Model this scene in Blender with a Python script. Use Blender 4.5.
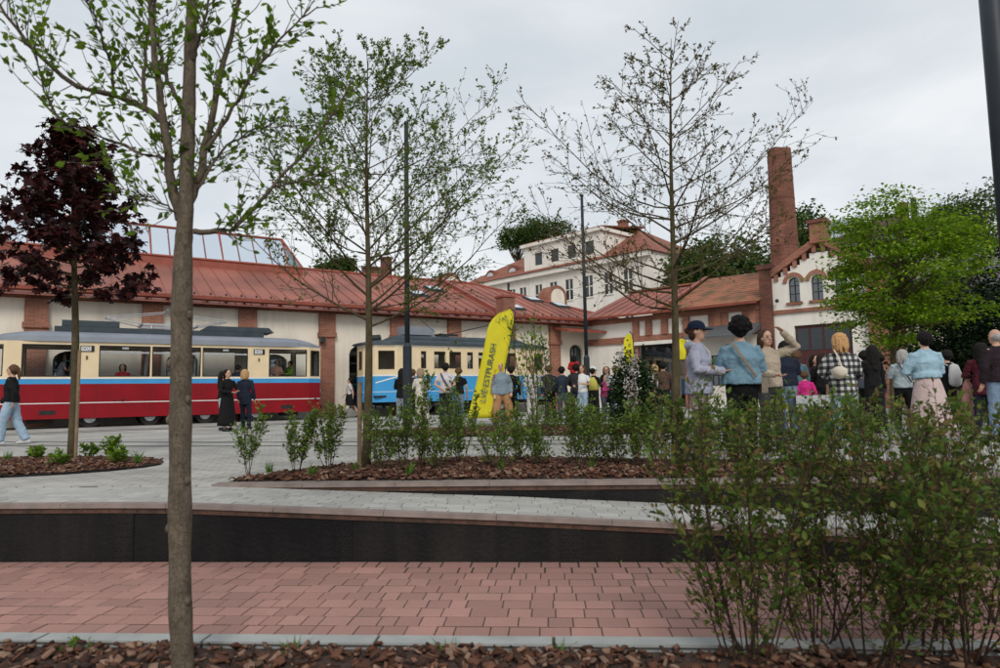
import bpy, bmesh, math, random
import numpy as np
from mathutils import Vector, Matrix, Euler
R = math.radians
for o in list(bpy.data.objects): bpy.data.objects.remove(o)
scene = bpy.context.scene
col = scene.collection

# ------------------------------------------------------------------ camera
EYE = 0.88                       # metres above the plaza (the camera stands on the lower path side)
PITCH, ROLL, FPX = 5.14, -1.0, 667.0
cam_d = bpy.data.cameras.new('camera'); cam = bpy.data.objects.new('camera', cam_d); col.objects.link(cam)
cam_d.sensor_width = 36.0; cam_d.lens = 36.0 * FPX / 1000.0
cam_d.clip_start = 0.05; cam_d.clip_end = 6000
CAMM = Matrix.Translation((0, 0, EYE)) @ Matrix.Rotation(R(90 + PITCH), 4, 'X') @ Matrix.Rotation(R(ROLL), 4, 'Z')
cam.matrix_world = CAMM
cam_d.dof.use_dof = True; cam_d.dof.focus_distance = 13.0; cam_d.dof.aperture_fstop = 2.8
scene.camera = cam

# ------------------------------------------------------------------ world: overcast daylight
SUN_EL, SUN_AZ = 38.0, 174.0     # compass-like: light comes from behind the camera, to the left
world = bpy.data.worlds.new('World'); scene.world = world; world.use_nodes = True
wn, wl = world.node_tree.nodes, world.node_tree.links
wn.clear()
sky = wn.new('ShaderNodeTexSky'); sky.sky_type = 'NISHITA'; sky.sun_disc = False
sky.sun_elevation = R(SUN_EL); sky.sun_rotation = R(SUN_AZ); sky.air_density = 1.0; sky.dust_density = 3.0; sky.ozone_density = 1.0
tc = wn.new('ShaderNodeTexCoord'); mp = wn.new('ShaderNodeMapping'); mp.inputs['Scale'].default_value = (1.1, 1.1, 3.2)
n1 = wn.new('ShaderNodeTexNoise'); n1.inputs['Scale'].default_value = 1.6; n1.inputs['Detail'].default_value = 7; n1.inputs['Roughness'].default_value = 0.52
n1.inputs['Distortion'].default_value = 0.35
cr = wn.new('ShaderNodeValToRGB')
cr.color_ramp.elements[0].position = 0.33; cr.color_ramp.elements[0].color = (0.56, 0.615, 0.665, 1)
cr.color_ramp.elements[1].position = 0.66; cr.color_ramp.elements[1].color = (0.83, 0.85, 0.865, 1)
e = cr.color_ramp.elements.new(0.5); e.color = (0.68, 0.72, 0.755, 1)
bg1 = wn.new('ShaderNodeBackground'); bg1.inputs['Strength'].default_value = 0.09
bg2 = wn.new('ShaderNodeBackground'); bg2.inputs['Strength'].default_value = 1.03
mx = wn.new('ShaderNodeMixShader'); mx.inputs[0].default_value = 0.9
wo = wn.new('ShaderNodeOutputWorld')
wl.new(tc.outputs['Generated'], mp.inputs[0]); wl.new(mp.outputs[0], n1.inputs['Vector']); wl.new(n1.outputs['Fac'], cr.inputs[0])
wl.new(sky.outputs[0], bg1.inputs[0]); wl.new(cr.outputs[0], bg2.inputs[0])
wl.new(bg1.outputs[0], mx.inputs[1]); wl.new(bg2.outputs[0], mx.inputs[2]); wl.new(mx.outputs[0], wo.inputs[0])
sd = bpy.data.lights.new('sun', 'SUN'); sd.energy = 1.5; sd.angle = R(24); sd.color = (1.0, 0.965, 0.91)
sun = bpy.data.objects.new('sun', sd); col.objects.link(sun)
sv = Vector((math.sin(R(SUN_AZ)) * math.cos(R(SUN_EL)), math.cos(R(SUN_AZ)) * math.cos(R(SUN_EL)), math.sin(R(SUN_EL))))
sun.rotation_euler = sv.to_track_quat('Z', 'Y').to_euler(); sun.location = (0, 0, 40)
vs = scene.view_settings; vs.view_transform = 'Standard'; vs.look = 'None'; vs.exposure = 0.14; vs.gamma = 1.0; vs.use_curve_mapping = False

# ------------------------------------------------------------------ survey helpers
M3 = CAMM.to_3x3()
def ray(px, py): return (M3 @ Vector(((px - 500) / FPX, (334 - py) / FPX, -1.0)))
def at(px, py, d):                       # point whose distance forward (world Y) is d
    r = ray(px, py); t = d / r.y
    return Vector((0, 0, EYE)) + r * t
def G(px, d):                            # ground position under column px at forward distance d
    p = at(px, 394, d); return Vector((p.x, p.y, 0))
def gy(px, py, z=0.0):
    r = ray(px, py); t = (z - EYE) / r.z
    return Vector((0, 0, EYE)) + r * t
TH = R(-4.0)
def S(a, b, z=0.0): return Vector((a * math.cos(TH) - b * math.sin(TH), a * math.sin(TH) + b * math.cos(TH), z))  # site frame of the path and walls

# ------------------------------------------------------------------ materials
MATS = {}
def nodes(name):
    m = bpy.data.materials.new(name); m.use_nodes = True
    return m, m.node_tree.nodes, m.node_tree.links, m.node_tree.nodes['Principled BSDF']
def mat(name, c, rough=0.7, var=0.12, scale=6.0, bump=0.0, bscale=40.0, metal=0.0, spec=0.4, coord='Object', c2=None, detail=5):
    if name in MATS: return MATS[name]
    m, n, l, p = nodes(name)
    p.inputs['Roughness'].default_value = rough; p.inputs['Metallic'].default_value = metal
    p.inputs['Specular IOR Level'].default_value = spec
    t = n.new('ShaderNodeTexCoord'); no = n.new('ShaderNodeTexNoise'); no.inputs['Scale'].default_value = scale; no.inputs['Detail'].default_value = detail
    l.new(t.outputs[coord], no.inputs['Vector'])
    r = n.new('ShaderNodeValToRGB')
    a = tuple(max(0, x * (1 - var)) for x in c); b = tuple(min(1, x * (1 + var)) for x in c)
    if c2: a, b = c, c2
    r.color_ramp.elements[0].position = 0.35; r.color_ramp.elements[1].position = 0.65
    r.color_ramp.elements[0].color = (*a, 1); r.color_ramp.elements[1].color = (*b, 1)
    l.new(no.outputs['Fac'], r.inputs[0]); l.new(r.outputs[0], p.inputs['Base Color'])
    if bump > 0:
        nb = n.new('ShaderNodeTexNoise'); nb.inputs['Scale'].default_value = bscale; nb.inputs['Detail'].default_value = 4
        l.new(t.outputs[coord], nb.inputs['Vector'])
        bp = n.new('ShaderNodeBump'); bp.inputs['Strength'].default_value = bump; bp.inputs['Distance'].default_value = 0.02
        l.new(nb.outputs['Fac'], bp.inputs['Height']); l.new(bp.outputs[0], p.inputs['Normal'])
    MATS[name] = m; return m
def brickmat(name, c1, c2, mortar, sx=0.25, sz=0.077, ms=0.008, rough=0.85, flat=False, dirt=0.35):
    if name in MATS: return MATS[name]
    m, n, l, p = nodes(name); p.inputs['Roughness'].default_value = rough; p.inputs['Specular IOR Level'].default_value = 0.25
    t = n.new('ShaderNodeTexCoord'); s = n.new('ShaderNodeSeparateXYZ'); l.new(t.outputs['Object'], s.inputs[0])
    cb = n.new('ShaderNodeCombineXYZ')
    if flat:
        l.new(s.outputs[0], cb.inputs[0]); l.new(s.outputs[1], cb.inputs[1])
    else:
        ad = n.new('ShaderNodeMath'); l.new(s.outputs[0], ad.inputs[0]); l.new(s.outputs[1], ad.inputs[1])
        l.new(ad.outputs[0], cb.inputs[0]); l.new(s.outputs[2], cb.inputs[1])
    b = n.new('ShaderNodeTexBrick'); b.inputs['Scale'].default_value = 1.0; b.inputs['Brick Width'].default_value = sx; b.inputs['Row Height'].default_value = sz
    b.inputs['Mortar Size'].default_value = ms; b.inputs['Mortar Smooth'].default_value = 0.2; b.inputs['Bias'].default_value = 0.0
    b.inputs['Color1'].default_value = (*c1, 1); b.inputs['Color2'].default_value = (*c2, 1); b.inputs['Mortar'].default_value = (*mortar, 1)
    l.new(cb.outputs[0], b.inputs['Vector'])
    no = n.new('ShaderNodeTexNoise'); no.inputs['Scale'].default_value = 0.9; no.inputs['Detail'].default_value = 8; l.new(t.outputs['Object'], no.inputs['Vector'])
    mr = n.new('ShaderNodeMapRange'); mr.inputs[1].default_value = 0.3; mr.inputs[2].default_value = 0.7; mr.inputs[3].default_value = 1 - dirt; mr.inputs[4].default_value = 1.15
    l.new(no.outputs['Fac'], mr.inputs[0])
    mm = n.new('ShaderNodeMix'); mm.data_type = 'RGBA'; mm.blend_type = 'MULTIPLY'; mm.inputs[0].default_value = 1.0
    l.new(b.outputs['Color'], mm.inputs[6]); l.new(mr.outputs[0], mm.inputs[7]); l.new(mm.outputs[2], p.inputs['Base Color'])
    bp = n.new('ShaderNodeBump'); bp.inputs['Strength'].default_value = 0.5; bp.inputs['Distance'].default_value = 0.01; bp.invert = True
    l.new(b.outputs['Fac'], bp.inputs['Height']); l.new(bp.outputs[0], p.inputs['Normal'])
    MATS[name] = m; return m
def stuccomat(name, c, stain, rough=.9):
    m, n, l, p = nodes(name); p.inputs['Roughness'].default_value = rough; p.inputs['Specular IOR Level'].default_value = .2
    t = n.new('ShaderNodeTexCoord'); mp_ = n.new('ShaderNodeMapping'); mp_.inputs['Scale'].default_value = (2.2, 2.2, .28); l.new(t.outputs['Object'], mp_.inputs[0])
    n1_ = n.new('ShaderNodeTexNoise'); n1_.inputs['Scale'].default_value = 1.3; n1_.inputs['Detail'].default_value = 9; n1_.inputs['Roughness'].default_value = .62; l.new(mp_.outputs[0], n1_.inputs['Vector'])
    n2_ = n.new('ShaderNodeTexNoise'); n2_.inputs['Scale'].default_value = .7; n2_.inputs['Detail'].default_value = 6; l.new(t.outputs['Object'], n2_.inputs['Vector'])
    ml = n.new('ShaderNodeMath'); ml.operation = 'MULTIPLY'; l.new(n1_.outputs['Fac'], ml.inputs[0]); l.new(n2_.outputs['Fac'], ml.inputs[1])
    mr = n.new('ShaderNodeMapRange'); mr.inputs[1].default_value = .22; mr.inputs[2].default_value = .42; mr.inputs[3].default_value = 0; mr.inputs[4].default_value = .55; l.new(ml.outputs[0], mr.inputs[0])
    mm = n.new('ShaderNodeMix'); mm.data_type = 'RGBA'; mm.inputs[6].default_value = (*c, 1); mm.inputs[7].default_value = (*stain, 1); l.new(mr.outputs[0], mm.inputs[0]); l.new(mm.outputs[2], p.inputs['Base Color'])
    nb = n.new('ShaderNodeTexNoise'); nb.inputs['Scale'].default_value = 30; nb.inputs['Detail'].default_value = 6; l.new(t.outputs['Object'], nb.inputs['Vector'])
    bp = n.new('ShaderNodeBump'); bp.inputs['Strength'].default_value = .3; bp.inputs['Distance'].default_value = .02; l.new(nb.outputs['Fac'], bp.inputs['Height']); l.new(bp.outputs[0], p.inputs['Normal'])
    MATS[name] = m; return m
def barkmat(name, c1, c2, c3):
    m, n, l, p = nodes(name); p.inputs['Roughness'].default_value = .9; p.inputs['Specular IOR Level'].default_value = .2
    t = n.new('ShaderNodeTexCoord'); mp_ = n.new('ShaderNodeMapping'); mp_.inputs['Scale'].default_value = (16, 16, 9); l.new(t.outputs['Object'], mp_.inputs[0])
    v = n.new('ShaderNodeTexVoronoi'); v.feature = 'DISTANCE_TO_EDGE'; v.inputs['Scale'].default_value = 5.5
    n1_ = n.new('ShaderNodeTexNoise'); n1_.inputs['Scale'].default_value = 1.0; n1_.inputs['Detail'].default_value = 9; n1_.inputs['Roughness'].default_value = .7; l.new(mp_.outputs[0], n1_.inputs['Vector'])
    ad = n.new('ShaderNodeMix'); ad.data_type = 'RGBA'; ad.inputs[0].default_value = .35; l.new(mp_.outputs[0], ad.inputs[6]); l.new(n1_.outputs['Color'], ad.inputs[7]); l.new(ad.outputs[2], v.inputs['Vector'])
    r = n.new('ShaderNodeValToRGB'); r.color_ramp.elements[0].position = .3; r.color_ramp.elements[0].color = (*c1, 1); r.color_ramp.elements[1].position = .7; r.color_ramp.elements[1].color = (*c2, 1); l.new(n1_.outputs['Fac'], r.inputs[0])
    mr = n.new('ShaderNodeMapRange'); mr.inputs[2].default_value = .05; mr.inputs[3].default_value = .55; l.new(v.outputs['Distance'], mr.inputs[0])
    mm = n.new('ShaderNodeMix'); mm.data_type = 'RGBA'; mm.inputs[6].default_value = (*c3, 1); l.new(mr.outputs[0], mm.inputs[0]); l.new(r.outputs[0], mm.inputs[7]); l.new(mm.outputs[2], p.inputs['Base Color'])
    a2 = n.new('ShaderNodeMath'); l.new(n1_.outputs['Fac'], a2.inputs[0]); l.new(mr.outputs[0], a2.inputs[1])
    bp = n.new('ShaderNodeBump'); bp.inputs['Strength'].default_value = .7; bp.inputs['Distance'].default_value = .006; l.new(a2.outputs[0], bp.inputs['Height']); l.new(bp.outputs[0], p.inputs['Normal'])
    MATS[name] = m; return m
def leafmat(name, cols, trans=0.35, rough=0.5):
    if name in MATS: return MATS[name]
    m, n, l, p = nodes(name); p.inputs['Roughness'].default_value = rough; p.inputs['Specular IOR Level'].default_value = 0.12
    g = n.new('ShaderNodeNewGeometry'); r = n.new('ShaderNodeValToRGB'); r.color_ramp.interpolation = 'LINEAR'
    while len(r.color_ramp.elements) < len(cols): r.color_ramp.elements.new(0.5)
    for i, c in enumerate(cols):
        r.color_ramp.elements[i].position = i / (len(cols) - 1); r.color_ramp.elements[i].color = (*c, 1)
    l.new(g.outputs['Random Per Island'], r.inputs[0]); l.new(r.outputs[0], p.inputs['Base Color'])
    tr = n.new('ShaderNodeBsdfTranslucent'); l.new(r.outputs[0], tr.inputs[0])
    ms = n.new('ShaderNodeMixShader'); ms.inputs[0].default_value = trans
    l.new(p.outputs[0], ms.inputs[1]); l.new(tr.outputs[0], ms.inputs[2]); l.new(ms.outputs[0], n['Material Output'].inputs[0])
    MATS[name] = m; return m
def islandmat(name, cols, rough=0.85, bump=0.3, bscale=60, spec=0.25, noise=None):
    if name in MATS: return MATS[name]
    m, n, l, p = nodes(name); p.inputs['Roughness'].default_value = rough; p.inputs['Specular IOR Level'].default_value = spec
    g = n.new('ShaderNodeNewGeometry'); r = n.new('ShaderNodeValToRGB')
    while len(r.color_ramp.elements) < len(cols): r.color_ramp.elements.new(0.5)
    for i, c in enumerate(cols):
        r.color_ramp.elements[i].position = i / (len(cols) - 1); r.color_ramp.elements[i].color = (*c, 1)
    l.new(g.outputs['Random Per Island'], r.inputs[0])
    t = n.new('ShaderNodeTexCoord'); nb = n.new('ShaderNodeTexNoise'); nb.inputs['Scale'].default_value = bscale; nb.inputs['Detail'].default_value = 5
    l.new(t.outputs['Object'], nb.inputs['Vector'])
    mm = n.new('ShaderNodeMix'); mm.data_type = 'RGBA'; mm.blend_type = 'MULTIPLY'; mm.inputs[0].default_value = 0.5
    mr = n.new('ShaderNodeMapRange'); mr.inputs[1].default_value = 0.3; mr.inputs[2].default_value = 0.7; mr.inputs[3].default_value = 0.5; mr.inputs[4].default_value = 1.3
    l.new(nb.outputs['Fac'], mr.inputs[0]); l.new(r.outputs[0], mm.inputs[6]); l.new(mr.outputs[0], mm.inputs[7]); l.new(mm.outputs[2], p.inputs['Base Color'])
    bp = n.new('ShaderNodeBump'); bp.inputs['Strength'].default_value = bump; bp.inputs['Distance'].default_value = 0.01
    l.new(nb.outputs['Fac'], bp.inputs['Height']); l.new(bp.outputs[0], p.inputs['Normal'])
    MATS[name] = m; return m
def pavermat(name, c, dirt, var=0.16, rough=0.85):
    """one slab colour per object (random) with world-space stains and fine grit"""
    if name in MATS: return MATS[name]
    m, n, l, p = nodes(name); p.inputs['Roughness'].default_value = rough; p.inputs['Specular IOR Level'].default_value = 0.3
    oi = n.new('ShaderNodeObjectInfo'); r = n.new('ShaderNodeValToRGB')
    r.color_ramp.elements[0].color = (*[x * (1 - var) for x in c], 1); r.color_ramp.elements[1].color = (*[x * (1 + var) for x in c], 1)
    l.new(oi.outputs['Random'], r.inputs[0])
    g = n.new('ShaderNodeNewGeometry'); no = n.new('ShaderNodeTexNoise'); no.inputs['Scale'].default_value = 1.7; no.inputs['Detail'].default_value = 8; no.inputs['Roughness'].default_value = 0.65
    l.new(g.outputs['Position'], no.inputs['Vector'])
    mr = n.new('ShaderNodeMapRange'); mr.inputs[1].default_value = 0.3; mr.inputs[2].default_value = 0.72; mr.inputs[3].default_value = 0.0; mr.inputs[4].default_value = 0.55
    l.new(no.outputs['Fac'], mr.inputs[0])
    mm = n.new('ShaderNodeMix'); mm.data_type = 'RGBA'; l.new(mr.outputs[0], mm.inputs[0]); l.new(r.outputs[0], mm.inputs[6]); mm.inputs[7].default_value = (*dirt, 1)
    n2 = n.new('ShaderNodeTexNoise'); n2.inputs['Scale'].default_value = 90; n2.inputs['Detail'].default_value = 3; l.new(g.outputs['Position'], n2.inputs['Vector'])
    m2 = n.new('ShaderNodeMix'); m2.data_type = 'RGBA'; m2.blend_type = 'MULTIPLY'; m2.inputs[0].default_value = 0.35
    l.new(mm.outputs[2], m2.inputs[6]); l.new(n2.outputs['Fac'], m2.inputs[7])
    sc = n.new('ShaderNodeMix'); sc.data_type = 'RGBA'; sc.blend_type = 'MULTIPLY'; sc.inputs[0].default_value = 1; sc.inputs[7].default_value = (1.2, 1.2, 1.2, 1)
    l.new(m2.outputs[2], sc.inputs[6]); l.new(sc.outputs[2], p.inputs['Base Color'])
    bp = n.new('ShaderNodeBump'); bp.inputs['Strength'].default_value = 0.25; bp.inputs['Distance'].default_value = 0.004
    l.new(n2.outputs['Fac'], bp.inputs['Height']); l.new(bp.outputs[0], p.inputs['Normal'])
    MATS[name] = m; return m
def glassmat(name, tint=(0.75, 0.8, 0.8), refl=0.14, rough=0.03):
    if name in MATS: return MATS[name]
    m, n, l, p = nodes(name); n.remove(p)
    t = n.new('ShaderNodeBsdfTransparent'); t.inputs[0].default_value = (*tint, 1)
    g = n.new('ShaderNodeBsdfGlossy'); g.inputs['Roughness'].default_value = rough; g.inputs[0].default_value = (0.9, 0.95, 1, 1)
    f = n.new('ShaderNodeFresnel'); f.inputs[0].default_value = 1.5
    a = n.new('ShaderNodeMath'); a.operation = 'ADD'; a.inputs[1].default_value = refl; a.use_clamp = True; l.new(f.outputs[0], a.inputs[0])
    ms = n.new('ShaderNodeMixShader'); l.new(a.outputs[0], ms.inputs[0]); l.new(t.outputs[0], ms.inputs[1]); l.new(g.outputs[0], ms.inputs[2])
    l.new(ms.outputs[0], n['Material Output'].inputs[0])
    MATS[name] = m; return m

# ------------------------------------------------------------------ mesh helpers
class MB:
    def __init__(s): s.v = []; s.f = []
    def add(s, vs, fs):
        k = len(s.v); s.v += [tuple(v) for v in vs]; s.f += [tuple(i + k for i in f) for f in fs]; return s
    def box(s, x0, x1, y0, y1, z0, z1):
        return s.add([(x0, y0, z0), (x1, y0, z0), (x1, y1, z0), (x0, y1, z0), (x0, y0, z1), (x1, y0, z1), (x1, y1, z1), (x0, y1, z1)],
                     [(0, 3, 2, 1), (4, 5, 6, 7), (0, 1, 5, 4), (1, 2, 6, 5), (2, 3, 7, 6), (3, 0, 4, 7)])
    def hexa(s, p):      # 8 points, bottom ring then top ring
        return s.add(p, [(0, 3, 2, 1), (4, 5, 6, 7), (0, 1, 5, 4), (1, 2, 6, 5), (2, 3, 7, 6), (3, 0, 4, 7)])
    def prism(s, poly, axis, a, b):   # poly of 2D points extruded along an axis ('x','y','z')
        n = len(poly)
        def P(p, t): return (t, p[0], p[1]) if axis == 'x' else ((p[0], t, p[1]) if axis == 'y' else (p[0], p[1], t))
        vs = [P(p, a) for p in poly] + [P(p, b) for p in poly]
        return s.add(vs, [tuple(range(n - 1, -1, -1)), tuple(range(n, 2 * n))] + [(i, (i + 1) % n, n + (i + 1) % n, n + i) for i in range(n)])
    def loft(s, pts, rads, n=8, cap=True, ref=None, round_cap=False):
        pts = [Vector(p) for p in pts]; rings = []
        rads = [(r, r) if not isinstance(r, (tuple, list)) else r for r in rads]
        if round_cap:
            t0 = (pts[0] - pts[1]).normalized(); t1 = (pts[-1] - pts[-2]).normalized()
            m0 = min(rads[0]); m1 = min(rads[-1])
            P = [pts[0] + t0 * m0 * .8, pts[0] + t0 * m0 * .45] + pts + [pts[-1] + t1 * m1 * .45, pts[-1] + t1 * m1 * .8]
            Q = [(rads[0][0] * .45, rads[0][1] * .45), (rads[0][0] * .85, rads[0][1] * .85)] + rads + [(rads[-1][0] * .85, rads[-1][1] * .85), (rads[-1][0] * .45, rads[-1][1] * .45)]
            pts, rads = P, Q
        k = len(s.v)
        for i, p in enumerate(pts):
            t = (pts[min(i + 1, len(pts) - 1)] - pts[max(i - 1, 0)])
            if t.length < 1e-9: t = Vector((0, 0, 1))
            t.normalize()
            rf = Vector(ref) if ref else Vector((1, 0, 0))
            if abs(t.dot(rf)) > 0.92: rf = Vector((0, 1, 0)) if abs(t.y) < .9 else Vector((0, 0, 1))
            sd_ = (rf - t * t.dot(rf)).normalized(); up = t.cross(sd_)
            for j in range(n):
                a = 2 * math.pi * j / n
                s.v.append(tuple(p + sd_ * math.cos(a) * rads[i][0] + up * math.sin(a) * rads[i][1]))
        m = len(pts)
        for i in range(m - 1):
            for j in range(n):
                s.f.append((k + i * n + j, k + i * n + (j + 1) % n, k + (i + 1) * n + (j + 1) % n, k + (i + 1) * n + j))
        if cap:
            s.f.append(tuple(k + j for j in range(n - 1, -1, -1))); s.f.append(tuple(k + (m - 1) * n + j for j in range(n)))
        return s
    def ball(s, c, r, n=10, m=7):
        c = Vector(c); r = (r, r, r) if not isinstance(r, (tuple, list)) else r; k = len(s.v)
        s.v.append((c.x, c.y, c.z - r[2]))
        for i in range(1, m):
            a = math.pi * i / m - math.pi / 2
            for j in range(n):
                b = 2 * math.pi * j / n
                s.v.append((c.x + r[0] * math.cos(a) * math.cos(b), c.y + r[1] * math.cos(a) * math.sin(b), c.z + r[2] * math.sin(a)))
        s.v.append((c.x, c.y, c.z + r[2])); top = len(s.v) - 1
        for j in range(n):
            s.f.append((k, k + 1 + (j + 1) % n, k + 1 + j)); s.f.append((top, k + 1 + (m - 2) * n + j, k + 1 + (m - 2) * n + (j + 1) % n))
        for i in range(m - 2):
            for j in range(n):
                s.f.append((k + 1 + i * n + j, k + 1 + i * n + (j + 1) % n, k + 1 + (i + 1) * n + (j + 1) % n, k + 1 + (i + 1) * n + j))
        return s
    def build(s, name, m, parent=None, smooth=False, kind=None):
        me = bpy.data.meshes.new(name); me.from_pydata(s.v, [], s.f); me.update()
        return link(name, me, m, parent, smooth, kind)
def link(name, me, m, parent=None, smooth=False, kind=None):
    o = bpy.data.objects.new(name, me); col.objects.link(o)
    if m is not None and not me.materials: me.materials.append(m)
    if smooth: me.polygons.foreach_set('use_smooth', [True] * len(me.polygons))
    if parent is not None: o.parent = parent
    if kind: o['kind'] = kind
    return o
def thing(name, label, cat, loc=(0, 0, 0), rz=0.0, group=None):
    o = bpy.data.objects.new(name, None); col.objects.link(o); o.empty_display_size = 0.2
    o.location = loc; o.rotation_euler = (0, 0, rz); o['label'] = label; o['category'] = cat
    if group: o['group'] = group
    return o
def tag(o, label, cat, group=None):
    o['label'] = label; o['category'] = cat
    if group: o['group'] = group
    return o
def bx(name, m, parent, *a, **k): return MB().box(*a).build(name, m, parent, **k)
def inst(name, N, P, A, B, C, tmpl, faces, m, parent=None, kind=None, smooth=False):
    """N copies of a template given origin P and axes A,B,C (N,3 arrays already scaled), one mesh"""
    T = np.array(tmpl, float); k = len(T)
    V = (P[:, None, :] + T[None, :, 0:1] * A[:, None, :] + T[None, :, 1:2] * B[:, None, :] + T[None, :, 2:3] * C[:, None, :]).reshape(-1, 3)
    F = []; off = np.arange(len(P)) * k
    loops = []; starts = []; tot = 0; counts = []
    flat = np.concatenate([np.array(f) for f in faces]); cn = np.array([len(f) for f in faces])
    L = (off[:, None] + flat[None, :]).reshape(-1)
    cnt = np.tile(cn, len(P)); st = np.concatenate([[0], np.cumsum(cnt)[:-1]])
    me = bpy.data.meshes.new(name); me.vertices.add(len(V)); me.vertices.foreach_set('co', V.reshape(-1))
    me.loops.add(len(L)); me.loops.foreach_set('vertex_index', L.astype(np.int32))
    me.polygons.add(len(cnt)); me.polygons.foreach_set('loop_start', st.astype(np.int32)); me.polygons.foreach_set('loop_total', cnt.astype(np.int32))
    me.update(calc_edges=True); me.validate()
    return link(name, me, m, parent, smooth, kind)
LEAF = ([(0, 0, 0), (-.27, .32, .07), (-.2, .68, .05), (0, 1, -.04), (.2, .68, .05), (.27, .32, .07), (0, .5, 0)],
        [(0, 6, 1), (1, 6, 2), (2, 6, 3), (3, 6, 4), (4, 6, 5), (5, 6, 0)])
LEAF2 = ([(0, 0, 0), (-.3, .45, .08), (0, 1, -.03), (.3, .45, .08)], [(0, 2, 1), (0, 3, 2)])
MAPLE = ([(0, 0, 0), (-.22, -.05, .02), (-.5, .1, -.05), (-.28, .3, .03), (-.55, .62, -.06), (-.2, .58, .04), (0, 1, -.08), (.2, .58, .04), (.55, .62, -.06), (.28, .3, .03), (.5, .1, -.05), (.22, -.05, .02), (0, .35, .06)],
         [(12, 0, 1), (12, 1, 2), (12, 2, 3), (12, 3, 4), (12, 4, 5), (12, 5, 6), (12, 6, 7), (12, 7, 8), (12, 8, 9), (12, 9, 10), (12, 10, 11), (12, 11, 0)])
def leaves(name, P, size, m, parent, rng, tmpl=LEAF2, droop=0.2, dirs=None, flat=0.5, sv=0.35, **k):
    P = np.asarray(P, float); N = len(P)
    d = rng.normal(size=(N, 3)); d[:, 2] = d[:, 2] * flat - droop
    if dirs is not None: d = d * 0.7 + np.asarray(dirs)
    d /= np.linalg.norm(d, axis=1)[:, None] + 1e-9
    up = rng.normal(size=(N, 3)) * 0.5; up[:, 2] += 1.0
    a = np.cross(d, up); a /= np.linalg.norm(a, axis=1)[:, None] + 1e-9
    c = np.cross(a, d)
    s = size * (1 + sv * rng.uniform(-1, 1, N))[:, None]
    return inst(name, N, P, a * s, d * s, c * s, tmpl[0], tmpl[1], m, parent, **k)
def wall_mesh(x0, x1, z0, z1, openings=(), top=None, thick=0.3, cuts=(), mapper=None):
    """flat wall in x-z with real openings; openings: (xa, xb, za, zb, arch_rise); top: optional outline points from right to left"""
    bm = bmesh.new()
    def ring(pts):
        vs_ = [bm.verts.new((p[0], 0, p[1])) for p in pts]
        for i in range(len(vs_)): bm.edges.new((vs_[i], vs_[(i + 1) % len(vs_)]))
    ring([(x0, z0), (x1, z0)] + (list(top) if top else [(x1, z1), (x0, z1)]))
    for op in openings: ring(arch_pts(*op))
    bmesh.ops.triangle_fill(bm, use_beauty=True, use_dissolve=False, edges=bm.edges[:])
    for c in cuts:
        bmesh.ops.bisect_plane(bm, geom=bm.verts[:] + bm.edges[:] + bm.faces[:], plane_co=(c, 0, 0), plane_no=(1, 0, 0))
    bmesh.ops.recalc_face_normals(bm, faces=bm.faces[:])
    if bm.faces and bm.faces[0].normal.y > 0: bmesh.ops.reverse_faces(bm, faces=bm.faces[:])
    if mapper:
        for v in bm.verts: v.co = mapper(v.co.x, v.co.z)
    elif thick:
        r = bmesh.ops.extrude_face_region(bm, geom=bm.faces[:])
        for v in [g for g in r['geom'] if isinstance(g, bmesh.types.BMVert)]: v.co.y += thick
        bmesh.ops.recalc_face_normals(bm, faces=bm.faces[:])
    me = bpy.data.meshes.new('wall'); bm.to_mesh(me); bm.free()
    return me
def arch_pts(xa, xb, za, zb, rise=0.0, n=8):
    pts = [(xa, za), (xb, za)]
    if rise <= 0: return pts + [(xb, zb), (xa, zb)]
    w = (xb - xa) / 2; cx = (xa + xb) / 2
    for i in range(n + 1):
        a = math.pi * i / n; pts.append((cx + w * math.cos(a), zb - rise + rise * math.sin(a)))
    return pts
def tube_pts(mb, pts, r, n=6): mb.loft(pts, [r] * len(pts) if not isinstance(r, list) else r, n=n); return mb
# ================================================================== THE GROUND
rng = np.random.default_rng(7); random.seed(11)
M_grey = brickmat('grey_paving', (0.365, 0.35, 0.322), (0.435, 0.42, 0.385), (0.17, 0.165, 0.155), sx=0.30, sz=0.15, ms=0.008, flat=True, dirt=0.3)
M_greyslab = pavermat('grey_slab', (0.40, 0.39, 0.365), (0.28, 0.275, 0.25), var=0.16)
M_redslab = pavermat('red_slab', (0.365, 0.195, 0.165), (0.25, 0.155, 0.13), var=0.19)
M_sand = mat('joint_sand', (0.045, 0.038, 0.03), 0.95, var=0.3, scale=30)
M_earth = mat('earth', (0.085, 0.07, 0.05), 0.95, var=0.35, scale=3, bump=0.4)
M_kerb = mat('kerb_concrete', (0.31, 0.32, 0.31), 0.85, var=0.12, scale=5, bump=0.2, bscale=120)
M_coping = mat('coping_stone', (0.225, 0.175, 0.155), 0.8, var=0.16, scale=6, bump=0.2, bscale=90)
M_steel = stuccomat('black_steel', (0.006, 0.006, 0.0065), (0.036, 0.031, 0.027), rough=.5)
M_rust = mat('rusty_angle', (0.05, 0.03, 0.022), 0.7, scale=9, c2=(0.115, 0.055, 0.035))
M_chip = islandmat('bark_chip', [(0.025, 0.012, 0.008), (0.09, 0.036, 0.021), (0.15, 0.068, 0.04), (0.27, 0.17, 0.12), (0.05, 0.022, 0.015), (0.13, 0.055, 0.03), (0.03, 0.016, 0.012)], bscale=45)
M_mulch = mat('mulch_ground', (0.03, 0.018, 0.012), 0.95, c2=(0.075, 0.04, 0.028), scale=25, bump=0.8, bscale=30)

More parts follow.
